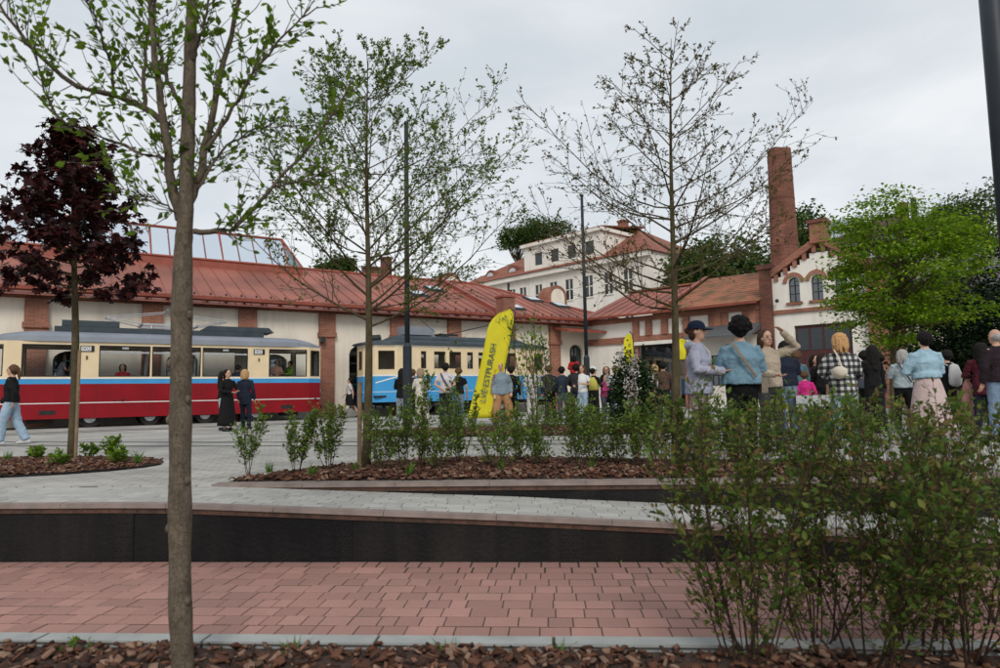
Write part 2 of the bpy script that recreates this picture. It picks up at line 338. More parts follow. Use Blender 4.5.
def struct(o): o['kind'] = 'structure'; return o
MB().add([(-2500, -2500, -0.56), (2500, -2500, -0.56), (2500, 2500, -0.56), (-2500, 2500, -0.56)], [(0, 1, 2, 3)]).build('ground', M_earth, kind='structure')
def ztop(a):
    xs = [-20, -3.4, -2.8, -1.4, -0.4, 0.9, 6.1]; zs = [-0.012, -0.014, -0.036, -0.093, -0.133, -0.197, -0.46]
    return float(np.interp(a, xs, zs))
B1, B2 = 5.65, 6.72        # site distances of the two walls
# plaza slab
mb = MB()
q = [S(-3.45, B2 + .012), S(60, B2 + .012), S(200, 160), S(-200, 160), S(-60, B2 + .012)]
mb.add([(p.x, p.y, 0) for p in q] + [(p.x, p.y, -0.5) for p in q], [(0, 1, 2, 3, 4), (0, 5, 6, 1), (4, 9, 5, 0)])
plaza = mb.build('plaza', M_grey, kind='structure')
# ramp / lower walk surface between the walls
mb = MB(); As = [-30, -3.4, -2.8, -1.4, -.4, .9, 6.1, 30]
for i in range(len(As) - 1):
    a0, a1 = As[i], As[i + 1]
    z0, z1 = ztop(a0) - .004, ztop(a1) - .004
    mb.add([S(a0, B1 + .02, z0), S(a1, B1 + .02, z1), S(a1, B2 + .012, z1), S(a0, B2 + .012, z0)], [(0, 1, 2, 3)])
ramp = mb.build('ramp', M_grey, kind='structure')
# paving slabs: shared unit mesh with a chamfered top
def slab_mesh(name, m, ch=0.02):
    c = ch
    v = [(-.5, -.5, -1), (.5, -.5, -1), (.5, .5, -1), (-.5, .5, -1), (-.5, -.5, -.04), (.5, -.5, -.04), (.5, .5, -.04), (-.5, .5, -.04),
         (-.5 + c, -.5 + c, 0), (.5 - c, -.5 + c, 0), (.5 - c, .5 - c, 0), (-.5 + c, .5 - c, 0)]
    f = [(0, 1, 5, 4), (1, 2, 6, 5), (2, 3, 7, 6), (3, 0, 4, 7), (4, 5, 9, 8), (5, 6, 10, 9), (6, 7, 11, 10), (7, 4, 8, 11), (8, 9, 10, 11)]
    me = bpy.data.meshes.new(name); me.from_pydata(v, [], f); me.update(); me.materials.append(m); return me
red_me = slab_mesh('paver_red', M_redslab); grey_me = slab_mesh('paver_grey', M_greyslab)
def lay(me, name, parent, slots, limit=300):
    slots = sorted(slots, key=lambda s: s[6]); rest = []
    for i, (a, b, w, d, z, slope, key) in enumerate(slots):
        p = S(a, b, z)
        if i < limit:
            o = link(name, me, None, parent); o.location = p; o.rotation_euler = Euler((random.gauss(0, .003), slope + random.gauss(0, .003), TH + random.gauss(0, .006)))
            o.scale = (w, d, 0.06)
        else: rest.append((a, b, w, d, z))
    if rest:
        mb = MB()
        for a, b, w, d, z in rest:
            c = .004; q = [(a - w / 2, b - d / 2), (a + w / 2, b - d / 2), (a + w / 2, b + d / 2), (a - w / 2, b + d / 2)]
            q2 = [(a - w / 2 + c, b - d / 2 + c), (a + w / 2 - c, b - d / 2 + c), (a + w / 2 - c, b + d / 2 - c), (a - w / 2 + c, b + d / 2 - c)]
            mb.hexa([S(x, y, z - .05) for x, y in q] + [S(x, y, z) for x, y in q2])
        mb.build(name + '_field', me.materials[0], parent, kind='stuff')
path_bed = MB().add([S(-30, 3.79, -.5042), S(30, 3.79, -.5042), S(30, B1 + .05, -.5042), S(-30, B1 + .05, -.5042)], [(0, 1, 2, 3)]).build('path', M_sand, kind='structure')
slots = []; rows = 10; rd = (B1 - .015 - 3.935) / rows
for r in range(rows):
    b = 3.935 + rd * (r + .5); a = -7.5 + random.uniform(0, .2)
    while a < 7.5:
        w = random.choice([.11, .15, .15, .18, .18, .21, .24]); ac = a + w / 2
        vis = abs((ac * .9976 + b * .07) / b) < .80
        slots.append((ac, b, w - .007, rd - .016, -.5 + random.uniform(-.0015, .0022), 0, b + (0 if vis else 100) + (3 if ac / b > .45 else 0)))
        a += w
lay(red_me, 'paver', path_bed, slots)
slots = []; rows = 8; rd = (B2 - .03 - (B1 + .09)) / rows
for r in range(rows):
    b = B1 + .09 + rd * (r + .5); a = -6.0 + random.uniform(0, .2)
    while a < 6.3:
        w = random.choice([.15, .2, .2, .25]); ac = a + w / 2
        if not (ac + w / 2 > -2.85 and False):
            vis = abs((ac * .9976 + b * .07) / b) < .78
            slots.append((ac, b, w - .007, rd - .006, ztop(ac) + .006 + random.gauss(0, .001), math.atan2(ztop(ac - .1) - ztop(ac + .1), .2), b * .2 + (0 if vis else 100) + (4 if ac > 1.6 else 0)))
        a += w
lay(grey_me, 'paver', ramp, slots)
# kerb along the path: separate kerb stones
kerb = thing('kerb', 'low grey concrete kerb between the red path and the bark bed', 'kerb', (0, 0, 0))
a = -6.0; i = 0
while a < 6:
    L = 1.0; mb = MB(); c = .006
    q = [(a + .003, 3.80), (a + L - .003, 3.80), (a + L - .003, 3.93), (a + .003, 3.93)]
    q2 = [(a + .003 + c, 3.80 + c), (a + L - .003 - c, 3.80 + c), (a + L - .003 - c, 3.93 - c), (a + .003 + c, 3.93 - c)]
    z = -.492 + random.gauss(0, .0015)
    mb.hexa([S(x, y, -.75) for x, y in q] + [S(x, y, z - .008) for x, y in q]); mb.v = mb.v[:-4] + [tuple(S(x, y, z)) for x, y in q2]
    mb.build('kerb_stone', M_kerb, kerb); a += L
# ------------------------------------------------------------------ the two riveted steel retaining walls
def retaining(label, b, a0, a1, base, top, joints, cap_w, cap_t, plate_up=0.0):
    t = thing('retaining_wall', label, 'wall', S(a0, b, 0))
    o = Vector(S(a0, b, 0))
    def L(a, bb, z): return S(a, bb, z) - o
    js = [a0] + [j for j in joints if a0 < j < a1] + [a1]
    riv = MB(); srv = MB()
    for i in range(len(js) - 1):
        p, q = js[i] + .002, js[i + 1] - .002
        n = max(1, int((q - p) / .9)); xs = [p + (q - p) * k / n for k in range(n + 1)]
        mb = MB()
        for k in range(n):
            x0, x1 = xs[k], xs[k + 1]
            mb.add([L(x0, b, base(x0) - .15), L(x1, b, base(x1) - .15), L(x1, b, top(x1) - cap_t), L(x0, b, top(x0) - cap_t)], [(0, 1, 2, 3)])
        mb.build('steel_plate', M_steel, t)
        # butt strap over the joint
        if i > 0:
            x = js[i]; mb = MB()
            mb.hexa([L(x - .085, b - .008, base(x) - .1), L(x + .085, b - .008, base(x) - .1), L(x + .085, b - .001, base(x) - .1), L(x - .085, b - .001, base(x) - .1),
                     L(x - .085, b - .008, top(x) - cap_t - .045), L(x + .085, b - .008, top(x) - cap_t - .045), L(x + .085, b - .001, top(x) - cap_t - .045), L(x - .085, b - .001, top(x) - cap_t - .045)])
            mb.build('joint_strap', M_steel, t)
            z = base(x) + .04
            while z < top(x) - cap_t - .07:
                for dx in (-.06, -.022, .022, .06): srv.ball(L(x + dx, b - .008, z), (.010, .007, .010), 6, 4)
                z += .058
    # angle iron under the coping, with a rivet line
    n = 24; mb = MB()
    for k in range(n):
        x0 = a0 + (a1 - a0) * k / n; x1 = a0 + (a1 - a0) * (k + 1) / n
        for (lo, hi, y0, y1) in ((cap_t + .045, cap_t, b - .014, b - .002),):
            mb.hexa([L(x0, y0, top(x0) - lo), L(x1, y0, top(x1) - lo), L(x1, y1, top(x1) - lo), L(x0, y1, top(x0) - lo),
                     L(x0, y0, top(x0) - hi - .002), L(x1, y0, top(x1) - hi - .002), L(x1, y1, top(x1) - hi - .002), L(x0, y1, top(x0) - hi - .002)])
    mb.build('angle_iron', M_rust, t)
    x = a0 + .06
    while x < a1:
        riv.ball(L(x, b - .014, top(x) - cap_t - .023), (.011, .007, .011), 6, 4); x += .125
    srv.build('joint_rivets', M_steel, t, smooth=True, kind='stuff')
    riv.build('rivets', M_rust, t, smooth=True, kind='stuff')
    x = a0
    while x < a1 - .05:
        x2 = min(x + .95, a1); mb = MB(); n = 2
        for k in range(n):
            p = x + .002 + (x2 - x - .004) * k / n; q = x + .002 + (x2 - x - .004) * (k + 1) / n
            mb.hexa([L(p, b - .035, top(p) - cap_t), L(q, b - .035, top(q) - cap_t), L(q, b + cap_w, top(q) - cap_t), L(p, b + cap_w, top(p) - cap_t),
                     L(p, b - .03, top(p) + .008), L(q, b - .03, top(q) + .008), L(q, b + cap_w, top(q) + .008), L(p, b + cap_w, top(p) + .008)])
        mb.build('coping_stone', M_coping, t); x = x2
    return t
retaining('long black riveted steel wall rising straight from the red paved path', B1, -9.0, 6.6, lambda a: -.5, ztop, [-7.5, -5.6, -3.68, -1.76, .16, 2.05, 4.0], .075, .03)
retaining('low black steel wall with brown coping between the grey ramp and the shrub bed', B2, -3.45, 8.0, ztop, lambda a: .004 if a < 3 else .004 + min(.05, (a - 3) * .03), [-1.5, .4, 2.3, 4.2], .14, .03)

# ------------------------------------------------------------------ mulch beds
def inside(poly, x, y):
    c = False; n = len(poly); j = n - 1
    for i in range(n):
        xi, yi = poly[i]; xj, yj = poly[j]
        if (yi > y) != (yj > y) and x < (xj - xi) * (y - yi) / (yj - yi) + xi: c = not c
        j = i
    return c
CHIP = ([(-.5, -.5, 0), (.45, -.35, .02), (.5, .5, 0), (-.4, .42, .03), (-.38, -.4, 1), (.36, -.28, .85), (.42, .4, 1.05), (-.3, .33, .8)],
        [(0, 3, 2, 1), (4, 5, 6, 7), (0, 1, 5, 4), (1, 2, 6, 5), (2, 3, 7, 6), (3, 0, 4, 7)])
def bed(name, poly, zbase, mound, nchip, chip, label):
    cx = sum(p[0] for p in poly) / len(poly); cy = sum(p[1] for p in poly) / len(poly)
    n = len(poly); mb = MB(); rings = [1.0, .93, .75, .5, .25]
    def hz(r): return zbase + .006 + mound * (1 - r ** 2.5)
    for r in rings: mb.v += [(cx + (x - cx) * r, cy + (y - cy) * r, hz(r)) for x, y in poly]
    mb.v.append((cx, cy, hz(0)))
    for i in range(len(rings) - 1):
        for j in range(n): mb.f.append((i * n + j, i * n + (j + 1) % n, (i + 1) * n + (j + 1) % n, (i + 1) * n + j))
    for j in range(n): mb.f.append(((len(rings) - 1) * n + j, (len(rings) - 1) * n + (j + 1) % n, len(mb.v) - 1))
    mb.build(name, M_mulch, kind='structure')
    xs = [p[0] for p in poly]; ys = [p[1] for p in poly]; P = []
    while len(P) < nchip:
        x = rng.uniform(min(xs), max(xs)); y = rng.uniform(min(ys), max(ys))
        if inside(poly, x, y):
            # radial fraction by scaling
            lo, hi = 0.0, 1.0
            for _ in range(8):
                m_ = (lo + hi) / 2
                if m_ > 0 and inside(poly, cx + (x - cx) / max(m_, 1e-3), cy + (y - cy) / max(m_, 1e-3)): hi = m_
                else: lo = m_
            P.append((x, y, hz(hi) + rng.uniform(.0, .03)))
    P = np.array(P); N = len(P); ang = rng.uniform(0, 6.28, N); tilt = rng.normal(0, .38, (N, 2))
    L = chip * rng.uniform(.45, 1.35, N) ** 1.6; W = L * rng.uniform(.3, .75, N); H = chip * rng.uniform(.12, .3, N)
    A = np.stack([np.cos(ang), np.sin(ang), tilt[:, 0]], 1); A /= np.linalg.norm(A, axis=1)[:, None]
    Bv = np.stack([-np.sin(ang), np.cos(ang), tilt[:, 1]], 1); Bv -= A * (A * Bv).sum(1)[:, None]; Bv /= np.linalg.norm(Bv, axis=1)[:, None]
    C = np.cross(A, Bv)
    o = inst('bark_mulch', N, P, A * L[:, None], Bv * W[:, None], C * H[:, None], CHIP[0], CHIP[1], M_chip, kind='stuff')
    o['label'] = label; o['category'] = 'bark mulch'
    return hz
sp = lambda pts: [(p.x, p.y) for p in [S(*q) for q in pts]]
bed('front_bed', sp([(-5, 1.4), (5, 1.4), (5, 3.79), (-5, 3.79)]), -.53, .03, 11000, .06, 'coarse brown bark chips in the bed below the grey kerb')
bed('middle_bed', sp([(-3.42, 6.98), (-1, 6.97), (1.5, 6.97), (4.2, 6.97), (4.6, 7.4), (4.0, 7.85), (2.4, 7.95), (1.0, 8.5), (-.6, 9.0), (-1.7, 8.95), (-2.6, 8.35), (-3.15, 7.5)]), 0.0, .06, 8000, .065, 'reddish brown bark chips behind the low steel wall')
pl = []
for k in range(22):
    a = 2 * math.pi * k / 22; pl.append((-6.9 + 2.25 * math.cos(a) - .15 * math.sin(a), 9.05 + 1.25 * math.sin(a) + .12 * math.cos(a)))
LEFTBED = pl
bed('maple_bed', pl, 0.0, .07, 4500, .065, 'dark bark chips in the bed around the purple maple')
pl = []
for k in range(22):
    a = 2 * math.pi * k / 22; pl.append((1.0 + 4.3 * math.cos(a), 15.6 + 1.7 * math.sin(a) - .1 * math.cos(a)))
bed('far_bed', pl, 0.0, .08, 5000, .08, 'weedy bark chips in the bed before the strolling crowd')
# steel edging of the two island beds
def edging(poly, label):
    cx = sum(p[0] for p in poly) / len(poly); cy = sum(p[1] for p in poly) / len(poly); mb = MB(); n = len(poly)
    for i in range(n):
        p, q = poly[i], poly[(i + 1) % n]
        f = lambda s_, w: (cx + (s_[0] - cx) * w, cy + (s_[1] - cy) * w)
        p0, q0, p1, q1 = f(p, .997), f(q, .997), f(p, 1.004), f(q, 1.004)
        mb.hexa([(*p1, -.05), (*q1, -.05), (*q0, -.05), (*p0, -.05), (*p1, .03), (*q1, .03), (*q0, .03), (*p0, .03)])
    return tag(mb.build('bed_edging', M_steel), label, 'edging')
edging(LEFTBED, 'thin black steel edging around the purple maple bed'); edging(pl, 'thin black steel edging around the weedy far bed')
# ================================================================== TRAM LINE AND DEPOT FRAME
UA = R(33.0); U = Vector((math.cos(UA), math.sin(UA), 0)); NV = Vector((-math.sin(UA), math.cos(UA), 0))
def line_pt(px, K): d = K / (1530.0 - px); return G(px, d)
KD, KT = 36000.0, 32294.0
D0 = line_pt(0, KD)
def sD(px): return (line_pt(px, KD) - D0).dot(U)
def DW(s, w, z=0): return D0 + U * s + NV * w + Vector((0, 0, z))
M_stucco = stuccomat('cream_stucco', (0.78, 0.71, 0.60), (0.50, 0.43, 0.35))
M_white = stuccomat('white_stucco', (0.80, 0.755, 0.68), (0.52, 0.47, 0.40))
M_brick = brickmat('red_brick', (0.36, 0.135, 0.08), (0.26, 0.09, 0.055), (0.33, 0.25, 0.20))
M_brickdark = brickmat('sooty_brick', (0.235, 0.085, 0.055), (0.15, 0.06, 0.042), (0.16, 0.11, 0.09), dirt=0.55)
M_redroof = mat('red_sheet_roof', (0.255, 0.083, 0.056), 0.6, var=0.27, scale=0.45, spec=0.4)
M_redtrim = mat('red_sheet_trim', (0.27, 0.07, 0.045), 0.5, var=0.15, scale=2)
M_dark = mat('dark_iron', (0.02, 0.022, 0.022), 0.5, var=0.3)
M_green = mat('green_joinery', (0.03, 0.05, 0.045), 0.5)
M_glass = glassmat('window_glass', (0.42, 0.46, 0.46), 0.12)
M_skyglass = glassmat('skylight_glass', (0.36, 0.52, 0.64), 0.30)
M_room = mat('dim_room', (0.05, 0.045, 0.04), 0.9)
M_stone = mat('grey_stone', (0.34, 0.33, 0.31), 0.85, bump=0.2)

def arched_window(parent, x0, x1, z0, z1, rise, y, cols=3, rows=5, m=None, name='window', glass=True):
    """frame, mullions and glass inside an opening of the wall; the glass sits behind the bars"""
    m = m or M_green; pts = arch_pts(x0, x1, z0, z1, rise)
    fr = MB(); cx = (x0 + x1) / 2; cz = (z0 + z1) / 2; k = .94
    inn = [(cx + (p[0] - cx) * .90, cz + (p[1] - cz) * .95) for p in pts]; n = len(pts)
    for i in range(n):
        a, b, c_, d = pts[i], pts[(i + 1) % n], inn[(i + 1) % n], inn[i]
        fr.hexa([(a[0], y, a[1]), (b[0], y, b[1]), (c_[0], y, c_[1]), (d[0], y, d[1]), (a[0], y + .06, a[1]), (b[0], y + .06, b[1]), (c_[0], y + .06, c_[1]), (d[0], y + .06, d[1])])
    f = fr.build(name, m, parent)
    def ztop_at(x):
        if rise <= 0: return z1 - .04
        w = (x1 - x0) / 2; t = max(-1, min(1, (x - cx) / w)); return z1 - rise + rise * math.sqrt(max(0, 1 - t * t)) - .04
    for i in range(1, cols):
        x = x0 + (x1 - x0) * i / cols; bx('glazing_bar', m, f, x - .02, x + .02, y + .005, y + .05, z0 + .03, ztop_at(x))
    for i in range(1, rows):
        z = z0 + (z1 - z0) * i / rows
        if rise > 0 and z > z1 - rise * .5: continue
        bx('glazing_bar', m, f, x0 + .03, x1 - .03, y + .008, y + .047, z - .018, z + .018)
    g = MB(); pp = [(p[0], y + .035, p[1]) for p in pts]; g.add(pp, [tuple(range(n))]); g.build('pane', M_glass, f)
    return f

depot = thing('tram_depot', 'long cream depot with brick pilasters, red sheet roof and glazed ridge lantern', 'building', D0, UA)
EZ = 4.95; SL, SR = -14.0, 30.6
pil = [-13.6, -10.0, -6.4, -2.75] + [sD(p) for p in (33, 150, 246, 326, 397, 454, 509, 555, 597)] + [30.35]
ops = []
for i in range(len(pil) - 1):
    a, b = pil[i], pil[i + 1]
    if abs(a - sD(326)) < .2: ops.append((sD(349), sD(386), .02, 3.35, .55))
    elif a > 24: ops.append((a + (b - a) * .36, a + (b - a) * .36 + .95, .9, 3.6, .4))
    elif a < 17: ops.append((a + .55, a + 1.7, .9, 2.75, .35))
    else: ops.append((a + .8, a + 2.0, .9, 2.75, .4))
link('wall', wall_mesh(SL, SR, -.02, EZ - .1, ops, thick=.4), M_stucco, depot)
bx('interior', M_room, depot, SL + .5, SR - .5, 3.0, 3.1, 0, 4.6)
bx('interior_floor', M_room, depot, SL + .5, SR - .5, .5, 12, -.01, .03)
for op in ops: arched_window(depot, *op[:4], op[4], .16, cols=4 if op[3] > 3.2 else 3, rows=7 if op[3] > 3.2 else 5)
for s in pil:
    if s < -8: continue
    w = .34
    pl_ = MB().box(s - w, s + w, -.16, -.002, .0, 3.55).build('pilaster', M_brick, depot)
    MB().box(s - w - .06, s + w + .06, -.22, -.003, .0, .5).build('plinth', M_brick, pl_)
    MB().box(s - w - .07, s + w + .07, -.23, -.003, 3.55, 3.75).box(s - w - .02, s + w + .02, -.19, -.003, 3.75, EZ - .32).build('capital', M_brick, pl_)
bx('frieze', M_brick, depot, SL, SR, -.10, -.004, EZ - .32, EZ - .1)
bx('plinth_band', M_stone, depot, SL, SR, -.05, -.002, 0, .34)
# eave timbers, gutter, roof
for i in range(62):
    s = SL + .4 + i * .72
    if s < SR: bx('rafter_end', M_redtrim, depot, s, s + .1, -.62, -.1, EZ - .12, EZ - .0)
WR = 7.0; SLP = .415
def rz_(w): return EZ + .06 + w * SLP
bx('fascia', M_redtrim, depot, SL, SR + .5, -.72, -.66, EZ - .14, EZ + .02)
g = MB(); g.prism([(-.86, EZ - .10), (-.72, EZ - .10), (-.70, EZ + .03), (-.88, EZ + .03)], 'x', SL, SR + .7); g.build('gutter', M_redtrim, depot)
HE = SR + .75   # eave end at the hip
w0 = -.75; pw = .62; s = SL
guards = MB()
while s < HE:
    s1 = min(s + pw, HE)
    def wmax(x): return min(WR, w0 + (HE - x)) if x > HE - (WR - w0) else WR
    p = [(s + .004, w0), (s1 - .004, w0), (s1 - .004, wmax(s1)), (s + .004, wmax(s))]
    mb = MB(); mb.hexa([(x, w, rz_(w) - .03) for x, w in p] + [(x, w, rz_(w)) for x, w in p])
    if wmax(s1) - w0 > .3:   # standing seam
        e = wmax(s1); q = [(s1 - .02, w0), (s1 + .0, w0), (s1 + .0, e), (s1 - .02, e)]
        mb.hexa([(x, w, rz_(w) + .001) for x, w in q] + [(x, w, rz_(w) + .04) for x, w in q])
    mb.build('roof_panel', M_redroof, depot)
    for ww, ph in ((.1, 0), (.55, .31)):
        if wmax(s) > ww + .2: guards.box(s + .1 + ph, s + .17 + ph, ww, ww + .04, rz_(ww), rz_(ww) + .09)
    s = s1
guards.build('snow_guards', M_dark, depot, kind='stuff')
# back slope and hip end, ridge caps
MB().hexa([(SL, WR, rz_(WR) - .03), (HE - (WR - w0), WR, rz_(WR) - .03), (HE, 2 * WR - w0, EZ), (SL, 2 * WR - w0, EZ), (SL, WR, rz_(WR)), (HE - (WR - w0), WR, rz_(WR)), (HE, 2 * WR - w0, EZ + .03), (SL, 2 * WR - w0, EZ + .03)]).build('back_roof', M_redroof, depot)
MB().add([(HE, w0, rz_(w0)), (HE, 2 * WR - w0, rz_(w0)), (HE - (WR - w0), WR, rz_(WR))], [(0, 1, 2)]).build('hip_roof', M_redroof, depot)
tube_pts(MB(), [(SL, WR, rz_(WR) + .02), (HE - (WR - w0), WR, rz_(WR) + .02), (HE, w0, rz_(w0) + .03)], .10, 6).build('ridge_cap', M_redtrim, depot)
# party wall rib down the roof with a brick pier at the eave
sF = sD(505)
MB().hexa([(sF - .14, w0 + .2, rz_(w0 + .2)), (sF + .14, w0 + .2, rz_(w0 + .2)), (sF + .14, WR, rz_(WR)), (sF - .14, WR, rz_(WR)), (sF - .14, w0 + .2, rz_(w0 + .2) + .22), (sF + .14, w0 + .2, rz_(w0 + .2) + .22), (sF + .14, WR, rz_(WR) + .22), (sF - .14, WR, rz_(WR) + .22)]).build('parapet_rib', M_redtrim, depot)
pr = MB().box(sF - .36, sF + .36, -.55, .2, EZ - .3, EZ + .98).build('roof_pier', M_brick, depot)
MB().box(sF - .42, sF + .42, -.61, .26, EZ + .98, EZ + 1.08).build('pier_cap', M_redtrim, pr)
# roof windows
for px, w in ((432, 4.6), (415, 3.2), (545, 3.9), (572, 2.9), (520, 1.7)):
    s = sD(px) + w * .55; mb = MB()
    f = MB(); z = lambda q: rz_(q) + .0
    f.hexa([(s - .5, w - .45, z(w - .45)), (s + .5, w - .45, z(w - .45)), (s + .5, w + .45, z(w + .45)), (s - .5, w + .45, z(w + .45)), (s - .46, w - .4, z(w - .4) + .13), (s + .46, w - .4, z(w - .4) + .13), (s + .46, w + .4, z(w + .4) + .13), (s - .46, w + .4, z(w + .4) + .13)])
    f = f.build('roof_window', M_dark, depot)
    MB().add([(s - .38, w - .32, z(w - .32) + .14), (s + .38, w - .32, z(w - .32) + .14), (s + .38, w + .32, z(w + .32) + .14), (s - .38, w + .32, z(w + .32) + .14)], [(0, 1, 2, 3)]).build('pane', mat('roof_pane', (0.5, 0.53, 0.55), 0.12, spec=0.8), f)
# glazed ridge lantern
LE = 12.25; LB, LW, LZ0, LZ1 = 5.55, 7.0, rz_(5.55) + .38, 9.45
lan = MB().hexa([(SL, LB, rz_(LB) - .05), (LE, LB, rz_(LB) - .05), (LE, 2 * LW - LB, rz_(LB) - .05), (SL, 2 * LW - LB, rz_(LB) - .05), (SL, LB, LZ0), (LE, LB, LZ0), (LE, 2 * LW - LB, LZ0), (SL, 2 * LW - LB, LZ0)]).build('lantern', M_redtrim, depot)
tp = LE - .75
def bar(mb, p, q, w=.05): mb.loft([p, q], [w, w], n=4)
s = tp; i = 0; step = .80
MBb = MB()
while s > SL + .2:
    for side in (0, 1):
        yb = LB + .03 if side == 0 else 2 * LW - LB - .03
        m_ = MB(); bar(m_, (s, yb, LZ0), (s, LW, LZ1), .05 if i % 4 == 0 else .026); m_.build('lantern_bar', M_redtrim, lan)
        if s - step > SL:
            ps = [(s - .04, yb, LZ0 + .02), (s - step + .04, yb, LZ0 + .02), (s - step + .04, LW, LZ1 - .02), (s - .04, LW, LZ1 - .02)]
            MB().add(ps, [(0, 1, 2, 3)]).build('lantern_pane', M_skyglass, lan)
    s -= step; i += 1
m_ = MB(); bar(m_, (SL, LW, LZ1), (tp, LW, LZ1), .06); bar(m_, (SL, LB + .02, LZ0), (LE, LB + .02, LZ0), .08); bar(m_, (tp, LW, LZ1), (LE, LB + .02, LZ0), .07); bar(m_, (tp, LW, LZ1), (LE, 2 * LW - LB, LZ0), .07); bar(m_, (LE, LB, LZ0), (LE, 2 * LW - LB, LZ0), .07)
m_.build('lantern_frame', M_redtrim, lan)
MB().add([(LE - .02, LB + .05, LZ0 + .02), (LE - .02, 2 * LW - LB - .05, LZ0 + .02), (tp - .02, LW, LZ1 - .03)], [(0, 1, 2)]).build('lantern_pane', M_skyglass, lan)
MB().add([(LE - .03, LB + .03, LZ0 + .02), (tp - .02, LW, LZ1 - .03), (tp - .02, LB + .03, LZ0 + .02)], [(0, 1, 2)]).build('lantern_pane', M_skyglass, lan)
# chimneys and arched brick dormers along the ridge
for px, w, h, wd in ((323, 8.2, 1.3, .5), (303, 8.0, .6, .9)):
    d_ = sD(px) + w * .8; mb = MB(); mb.box(d_ - wd / 2, d_ + wd / 2, w - .3, w + .3, 6.4, 7.9 + h).box(d_ - wd / 2 - .06, d_ + wd / 2 + .06, w - .36, w + .36, 7.9 + h, 7.9 + h + .1)
    mb.build('roof_chimney', M_brickdark, depot)
for px, w in ((451, 8.0), (557, 8.6)):
    pt = at(px, 270, 43 if px < 500 else 45.5); lp = pt - D0; sx = lp.dot(U)
    wy = lp.dot(NV); zt = pt.z if px < 500 else at(px, 283, 45.5).z
    pts = arch_pts(sx - .8, sx + .8, zt - 2.4, zt - .15, .8)
    MB().prism(pts, 'y', wy, wy + 1.2).build('arched_dormer', M_brick, depot)
    pts = arch_pts(sx - .58, sx + .58, zt - 2.4, zt - .4, .58)
    MB().prism(pts, 'y', wy - .03, wy - .002).build('dormer_face', M_stucco, depot)
# end canopy beyond the last pilasters (lower eave strip)
MB().hexa([(sD(552), -1.5, 4.15), (SR + .6, -1.5, 4.15), (SR + .6, -.2, 4.4), (sD(552), -.2, 4.4), (sD(552), -1.5, 4.27), (SR + .6, -1.5, 4.27), (SR + .6, -.2, 4.52), (sD(552), -.2, 4.52)]).build('canopy', M_redtrim, depot)
MB().box(sD(597) - .1, sD(597) + .1, -1.35, -1.15, 0, 4.17).box(SR + .2, SR + .4, -1.35, -1.15, 0, 4.17).build('canopy_post', M_brick, depot)
# wall lamps and a cable bracket
for px in (320, 497): bx('wall_lamp', M_dark, depot, sD(px) - .1, sD(px) + .1, -.45, -.2, 3.3, 3.52)

# ------------------------------------------------------------------ rails in front of the depot
M_rail = mat('rail_steel', (0.13, 0.125, 0.12), 0.5, metal=0.4)
M_railbed = mat('rail_groove', (0.14, 0.135, 0.13), 0.8)
T0 = line_pt(325, KT)
for (off, lab) in ((1.1, 'tram track carrying both parked trams beside the depot'), (-3.4, 'empty tram track embedded in the plaza before the red tram')):
    tr = thing('tram_track', lab, 'track', T0 + NV * off, UA)
    for dy in (-.5, .5):
        MB().box(-30, 45, dy - .025, dy + .025, .004, .014).build('rail', M_rail, tr)
        MB().box(-30, 45, dy + .034, dy + .09, .002, .006).build('groove', M_railbed, tr)
# curved rails sweeping toward the viewer's side
def curve_track(pts, lab):
    tr = thing('tram_track', lab, 'track', (0, 0, 0))
    for off in (-.5, .5):
        mb = MB(); P = []
        for i, p in enumerate(pts):
            a = Vector(pts[min(i + 1, len(pts) - 1)]) - Vector(pts[max(i - 1, 0)]); a.normalize(); n_ = Vector((-a.y, a.x))
            P.append((Vector(p) + n_ * (off - .03), Vector(p) + n_ * (off + .02)))
        for i in range(len(P) - 1):
            (a, b), (c_, d) = P[i], P[i + 1]
            mb.hexa([(a.x, a.y, .001), (c_.x, c_.y, .001), (d.x, d.y, .001), (b.x, b.y, .001), (a.x, a.y, .014), (c_.x, c_.y, .014), (d.x, d.y, .014), (b.x, b.y, .014)])
        mb.build('rail', M_rail, tr)
cp = []
for k in range(31):
    t = k / 30; a = Vector((-16, 15.8)); b = Vector((-7, 13.6)); c_ = Vector((-2, 11.2)); d = Vector((14, 11.6))
    p = a * (1 - t) ** 3 + b * 3 * t * (1 - t) ** 2 + c_ * 3 * t * t * (1 - t) + d * t ** 3; cp.append((p.x, p.y))
curve_track(cp, 'curved tram track crossing the grey plaza behind the shrub bed')

